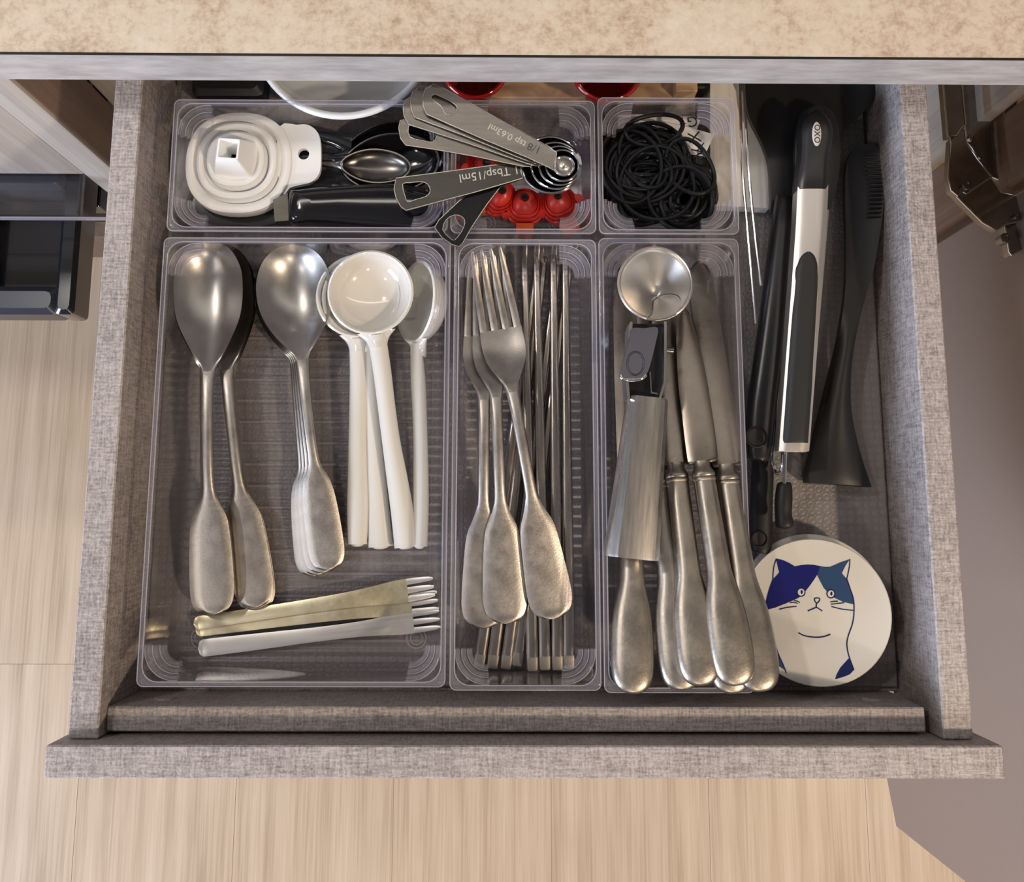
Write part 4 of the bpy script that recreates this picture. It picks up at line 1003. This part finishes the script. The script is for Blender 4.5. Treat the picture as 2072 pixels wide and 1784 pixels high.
measure('broad tablespoon measure engraved 1 Tbsp with long slotted handle', [(802, 362), (900, 349), (1021, 332), (1057, 326), (1054, 348), (1058, 361), (960, 390), (822, 427), (812, 420), (802, 402), (798, 384)],
        slotT(0, 0), (1114, 333), 60, .0500, .0125, 'measure_dark_steel', .0510, [('1 Tbsp/15ml', 990, 352, 189.5, .0062, 'engraved')])
measure('fourth measuring spoon from the top with its end slot showing', [(808, 263), (811, 248), (822, 245), (900, 262), (1000, 292), (1077, 315), (1075, 338), (1057, 337), (960, 318), (880, 305), (822, 297), (812, 284)],
        smooth2([(827, 262), (832, 256), (856, 259), (880, 268), (885, 278), (876, 290), (856, 288), (830, 280)], 2), (1124, 335), 50, .0522, .011, 'measure_steel', .0545)
measure('third measuring spoon from the top of the fan', [(817, 222), (823, 207), (834, 200), (880, 212), (1000, 268), (1093, 313), (1091, 338), (1060, 330), (940, 290), (828, 256), (819, 240)],
        None, (1132, 335), 42, .0534, .0095, 'measure_steel', .0562)
measure('second measuring spoon from the top of the fan', [(832, 210), (836, 192), (848, 182), (900, 196), (1000, 248), (1107, 308), (1105, 337), (1060, 324), (940, 278), (840, 242), (834, 228)],
        None, (1138, 335), 34, .0546, .008, 'measure_steel', .0580)
measure('smallest measuring spoon on top of the fan, engraved 1/8 tsp', [(857, 204), (862, 188), (877, 177), (885, 178), (988, 233), (1067, 275), (1112, 299), (1126, 310), (1122, 347), (1110, 339), (1067, 320), (988, 289), (864, 237), (858, 222)],
        smooth2([(874, 206), (879, 197), (900, 205), (918, 214), (926, 224), (920, 235), (908, 238), (900, 233), (893, 220)], 2), (1141, 336), 21, .0562, .006, 'measure_steel', .0605,
        [('tsp 0.63ml', 1026, 274, 153, .0050, 'engraved'), ('1/8', 1081, 300, 158, .0056, 'engraved_dark')])

# ================================================================ red caps
def red_cap(label, px, py, ang, z=.0028):
    c = W(px, py, z + .006); t = thing('silicone_stopper', label, 'stopper', (c.x, c.y, z), math.radians(ang), 'red silicone stoppers with black knob'); s = SZT(z)
    R = 38.5 * s
    prof = [(0, 0), (R * .96, 0), (R, .0008), (R, .0024), (R * .95, .0030), (R * .90, .0022), (R * .86, .0034), (R * .82, .0040), (R * .77, .0030), (R * .73, .0046), (R * .69, .0050), (R * .65, .0040), (R * .6, .0062), (R * .45, .0080), (R * .25, .0094), (0, .0099)]
    v, f = lathe(prof, 44)
    v = [(x * 1.0, y * (1 - .10 * (1 if y < 0 else 0) * math.cos(min(1, abs(x) / R) * PI)), zz) for x, y, zz in v]
    v = [(x, y + zz * .40, zz) for x, y, zz in v]
    mk('dome', v, f, 'red_silicone', t, 30)
    mk('knob', *lathe([(0, .0096), (8 * s, .0098), (8.4 * s, .0108), (7 * s, .0118), (4 * s, .0120), (3 * s, .0116), (0, .0116)], 18, 0, .0038), 'black_plastic', t, 40)
    for k in (-1, 1):
        mk('side_lug', *slab(smooth2([(k * R * .9, R * .22), (k * R * 1.22, R * .18), (k * R * 1.24, -R * .12), (k * R * .92, -R * .2)], 3), .0004, .0030), 'red_silicone', t, 40)
    mk('pull_tab', *slab(smooth2([(-R * .45, -R * .84), (R * .45, -R * .84), (R * .46, -R * 1.62), (-R * .46, -R * 1.62)], 1), .0006, .0046, zf=lambda x, y: -.25 * max(0, -y - R * 1.2)), 'orange_silicone', t, 40, label='orange pull tab')
red_cap('red silicone stopper with orange tab, middle one of the row', 1062, 418, 0)
red_cap('red silicone stopper with orange tab, at the tray\'s right', 1134, 413, 24, .0032)
red_cap('red silicone stopper half hidden beside the black-looking measuring handle', 1004, 396, -62)
red_cap('red silicone stopper peeking out between the measuring spoon handles', 980, 322, 200)

# ================================================================ rubber bands, papers
pc = W(1330, 290, .012)
def paper(label, pts, z, texts, curl=.0):
    P = PX(pts, z + .004); c = (sum(p[0] for p in P) / len(P), sum(p[1] for p in P) / len(P))
    t = thing('paper_label', label, 'paper', (c[0], c[1], z)); B = (c[0], c[1], z)
    mk('sheet', *slab(P, z, z + .0004), 'paper', t, 0, base=B)
    for body, px, py, a, size in texts:
        q = W(px, py, z + .0005); text_mesh('print', body, size, 'ink_black', t, Matrix.Translation(Vector((q.x, q.y, z + .00045)) - Vector(B)) @ Matrix.Rotation(math.radians(a), 4, 'Z'), .00004)
paper('small white printed paper slip at the back of the rubber bands', [(1252, 228), (1300, 226), (1345, 231), (1400, 230), (1419, 238), (1413, 256), (1340, 262), (1252, 262)], .0215, [('G', 1401, 245, 188, .0085), ('T', 1381, 243, 185, .0060), ('.', 1370, 242, 185, .006)])
paper('white cloth-textured paper tag right of the rubber bands', [(1340, 240), (1395, 252), (1448, 267), (1437, 292), (1428, 312), (1405, 308), (1370, 300)], .0240, [('V X', 1410, 292, 100, .0095), ('VX', 1420, 305, 100, .007)])
def band(cx, cy, rx, ry, z, ang, wob, tilt, th=.00125):
    c = W(cx, cy, z); s = SZT(z); a = math.radians(ang); p1, p2 = random.uniform(0, 6.3), random.uniform(0, 6.3); path = []
    for k in range(40):
        t_ = 2 * PI * k / 40; r = 1 + wob * math.sin(2 * t_ + p1) + wob * .6 * math.sin(3 * t_ + p2)
        x, y = rx * s * r * math.cos(t_), ry * s * r * math.sin(t_)
        X = x * math.cos(a) - y * math.sin(a); Y = x * math.sin(a) + y * math.cos(a)
        zz = max(c.z + tilt * (X / (90 * s)) * .01 + .0012 * math.sin(2 * t_ + p2), .0042); path.append((c.x + X, c.y + Y, zz))
    o = mk('rubber_band', *tube(path, th, 6, True), 'black_rubber', base=(c.x, c.y, c.z), smooth=60)
    tag(o, 'thin black rubber band in the tangled pile in the small tray', 'rubber band', 'pile of black rubber bands'); return o
for i in range(155):
    u = i / 155; z = .006 + .028 * u
    band(1312 + random.uniform(-10, 10), 338 + random.uniform(-16, 16), random.uniform(58, 94) - 14 * u, random.uniform(14, 92) - 10 * u, z, random.uniform(-15, 45), random.uniform(.01, .05), random.uniform(-.4, .4))
for i in range(112):
    u = i / 112; z = .006 + .025 * u; k = random.uniform(.25, 1)
    band(1384 + random.uniform(-5, 5), 399 + random.uniform(-5, 5), 66 * k * random.uniform(.7, 1), 68 * k, z, random.uniform(-60, 0), random.uniform(.01, .04), random.uniform(-.4, .4))
for i in range(10):
    band(1290 + random.uniform(-16, 16), 415 + random.uniform(-8, 8), random.uniform(26, 48), random.uniform(26, 42), .010 + .0015 * i, random.uniform(-50, 50), .04, 0)
for cx, cy, rx, ry, an, lab in ((1302, 318, 46, 66, 20, 'black rubber band forming the upright oval near the pile top'), (1275, 335, 60, 80, 5, 'black rubber band looping wide over the left of the pile'), (1378, 402, 66, 66, 0, 'black rubber band ringing the round coil at lower right'),
                            (1322, 262, 60, 32, 8, 'black rubber band arching over the white paper slip'), (1396, 338, 46, 60, 30, 'black rubber band crossing the white tag'), (1228, 336, 9, 74, 0, 'narrow black rubber band standing against the left tray wall'), (1330, 372, 74, 78, 30, 'black rubber band sweeping across the middle of the pile')):
    o = band(cx, cy, rx, ry, .0355 if cx > 1240 else .012, an, .03, 0); o['label'] = lab

# ================================================================ things behind the trays
wb = W(700, 72, .034)
bowl = thing('white_bowl', 'white ceramic bowl behind the funnel tray, half under the counter', 'bowl', (wb.x, wb.y, .001))
sB = SZT(.030); R = 186 * sB
prof = [(0, .001), (R * .42, .001), (R * .44, .004), (R * .62, .010), (R * .84, .022), (R * .97, .034), (R, .037), (R - .0010, .0385), (R - .003, .0378), (R * .92, .033), (R * .80, .024), (R * .58, .0125), (R * .3, .008), (0, .0075)]
mk('body', *lathe(prof, 64), 'white_ceramic', bowl, 60)
mk('rim', *lathe([(R + .0004, .0368), (R + .0002, .0385), (R - .0014, .0392), (R - .003, .0383), (R - .0028, .0372)], 64), 'white_ceramic', bowl, 60)
def cup(label, px, py, r, zt):
    c = W(px, py, zt); s = SZT(zt); t = thing('red_cup', label, 'cup', (c.x, c.y, .0104)); R = r * s; h = zt - .0104
    prof = [(0, 0), (R * .55, 0), (R * .6, .001), (R * .78, h * .5), (R * .94, h * .9), (R, h), (R - .0008, h + .0006), (R - .002, h), (R * .86, h * .85), (R * .7, h * .5), (R * .5, .004), (0, .003)]
    mk('body', *lathe(prof, 48), 'red_glaze', t, 60)
    mk('rim', *lathe([(R + .0003, h - .0006), (R + .0001, h + .0006), (R - .0011, h + .0012), (R - .0022, h + .0003)], 48), 'red_glaze', t, 60)
cup('glossy red cup behind the measuring spoons', 961, 137, 68, .040); cup('glossy red cup behind the rubber band tray', 1228, 138, 74, .040)
kb = W(1195, 150, .004); kx0, kx1 = W(985, 190, .006).x, W(1402, 190, .006).x; ky0, ky1 = W(1195, 198, .010).y, W(1195, 60, .01).y
kt = thing('card_box', 'shallow brown cardboard box holding the red cups', 'box', ((kx0 + kx1) / 2, ky0, .0006)); KB = ((kx0 + kx1) / 2, ky0, .0006)
mk('bottom', *box(kx0, kx1, ky0, ky1, .0006, .0100, .0005), 'kraft_card', kt, base=KB)
mk('side_wall', *box(kx1 - .012, kx1, ky0, ky1, .0100, .0200, .0005), 'kraft_card', kt, base=KB)
bs0 = W(1404, 170, .01); bs1 = W(1434, 270, .01)
tag(mk('black_strap', *box(bs0.x, bs1.x, bs0.y - .004, bs0.y + .08, .0006, .014, .001), 'black_satin', base=(bs0.x, bs0.y, .0006)), 'narrow black block wedged between card box and scraper board', 'block')
bk0 = W(384, 196, .02); bk1 = W(530, 196, .02)
tag(mk('black_case', *box(bk0.x, bk1.x, bk0.y + .002, bk0.y + .09, .0006, .020, .003), 'black_satin', base=(bk0.x, bk0.y, .0006)), 'black case behind the funnel tray, left of the white bowl', 'case')
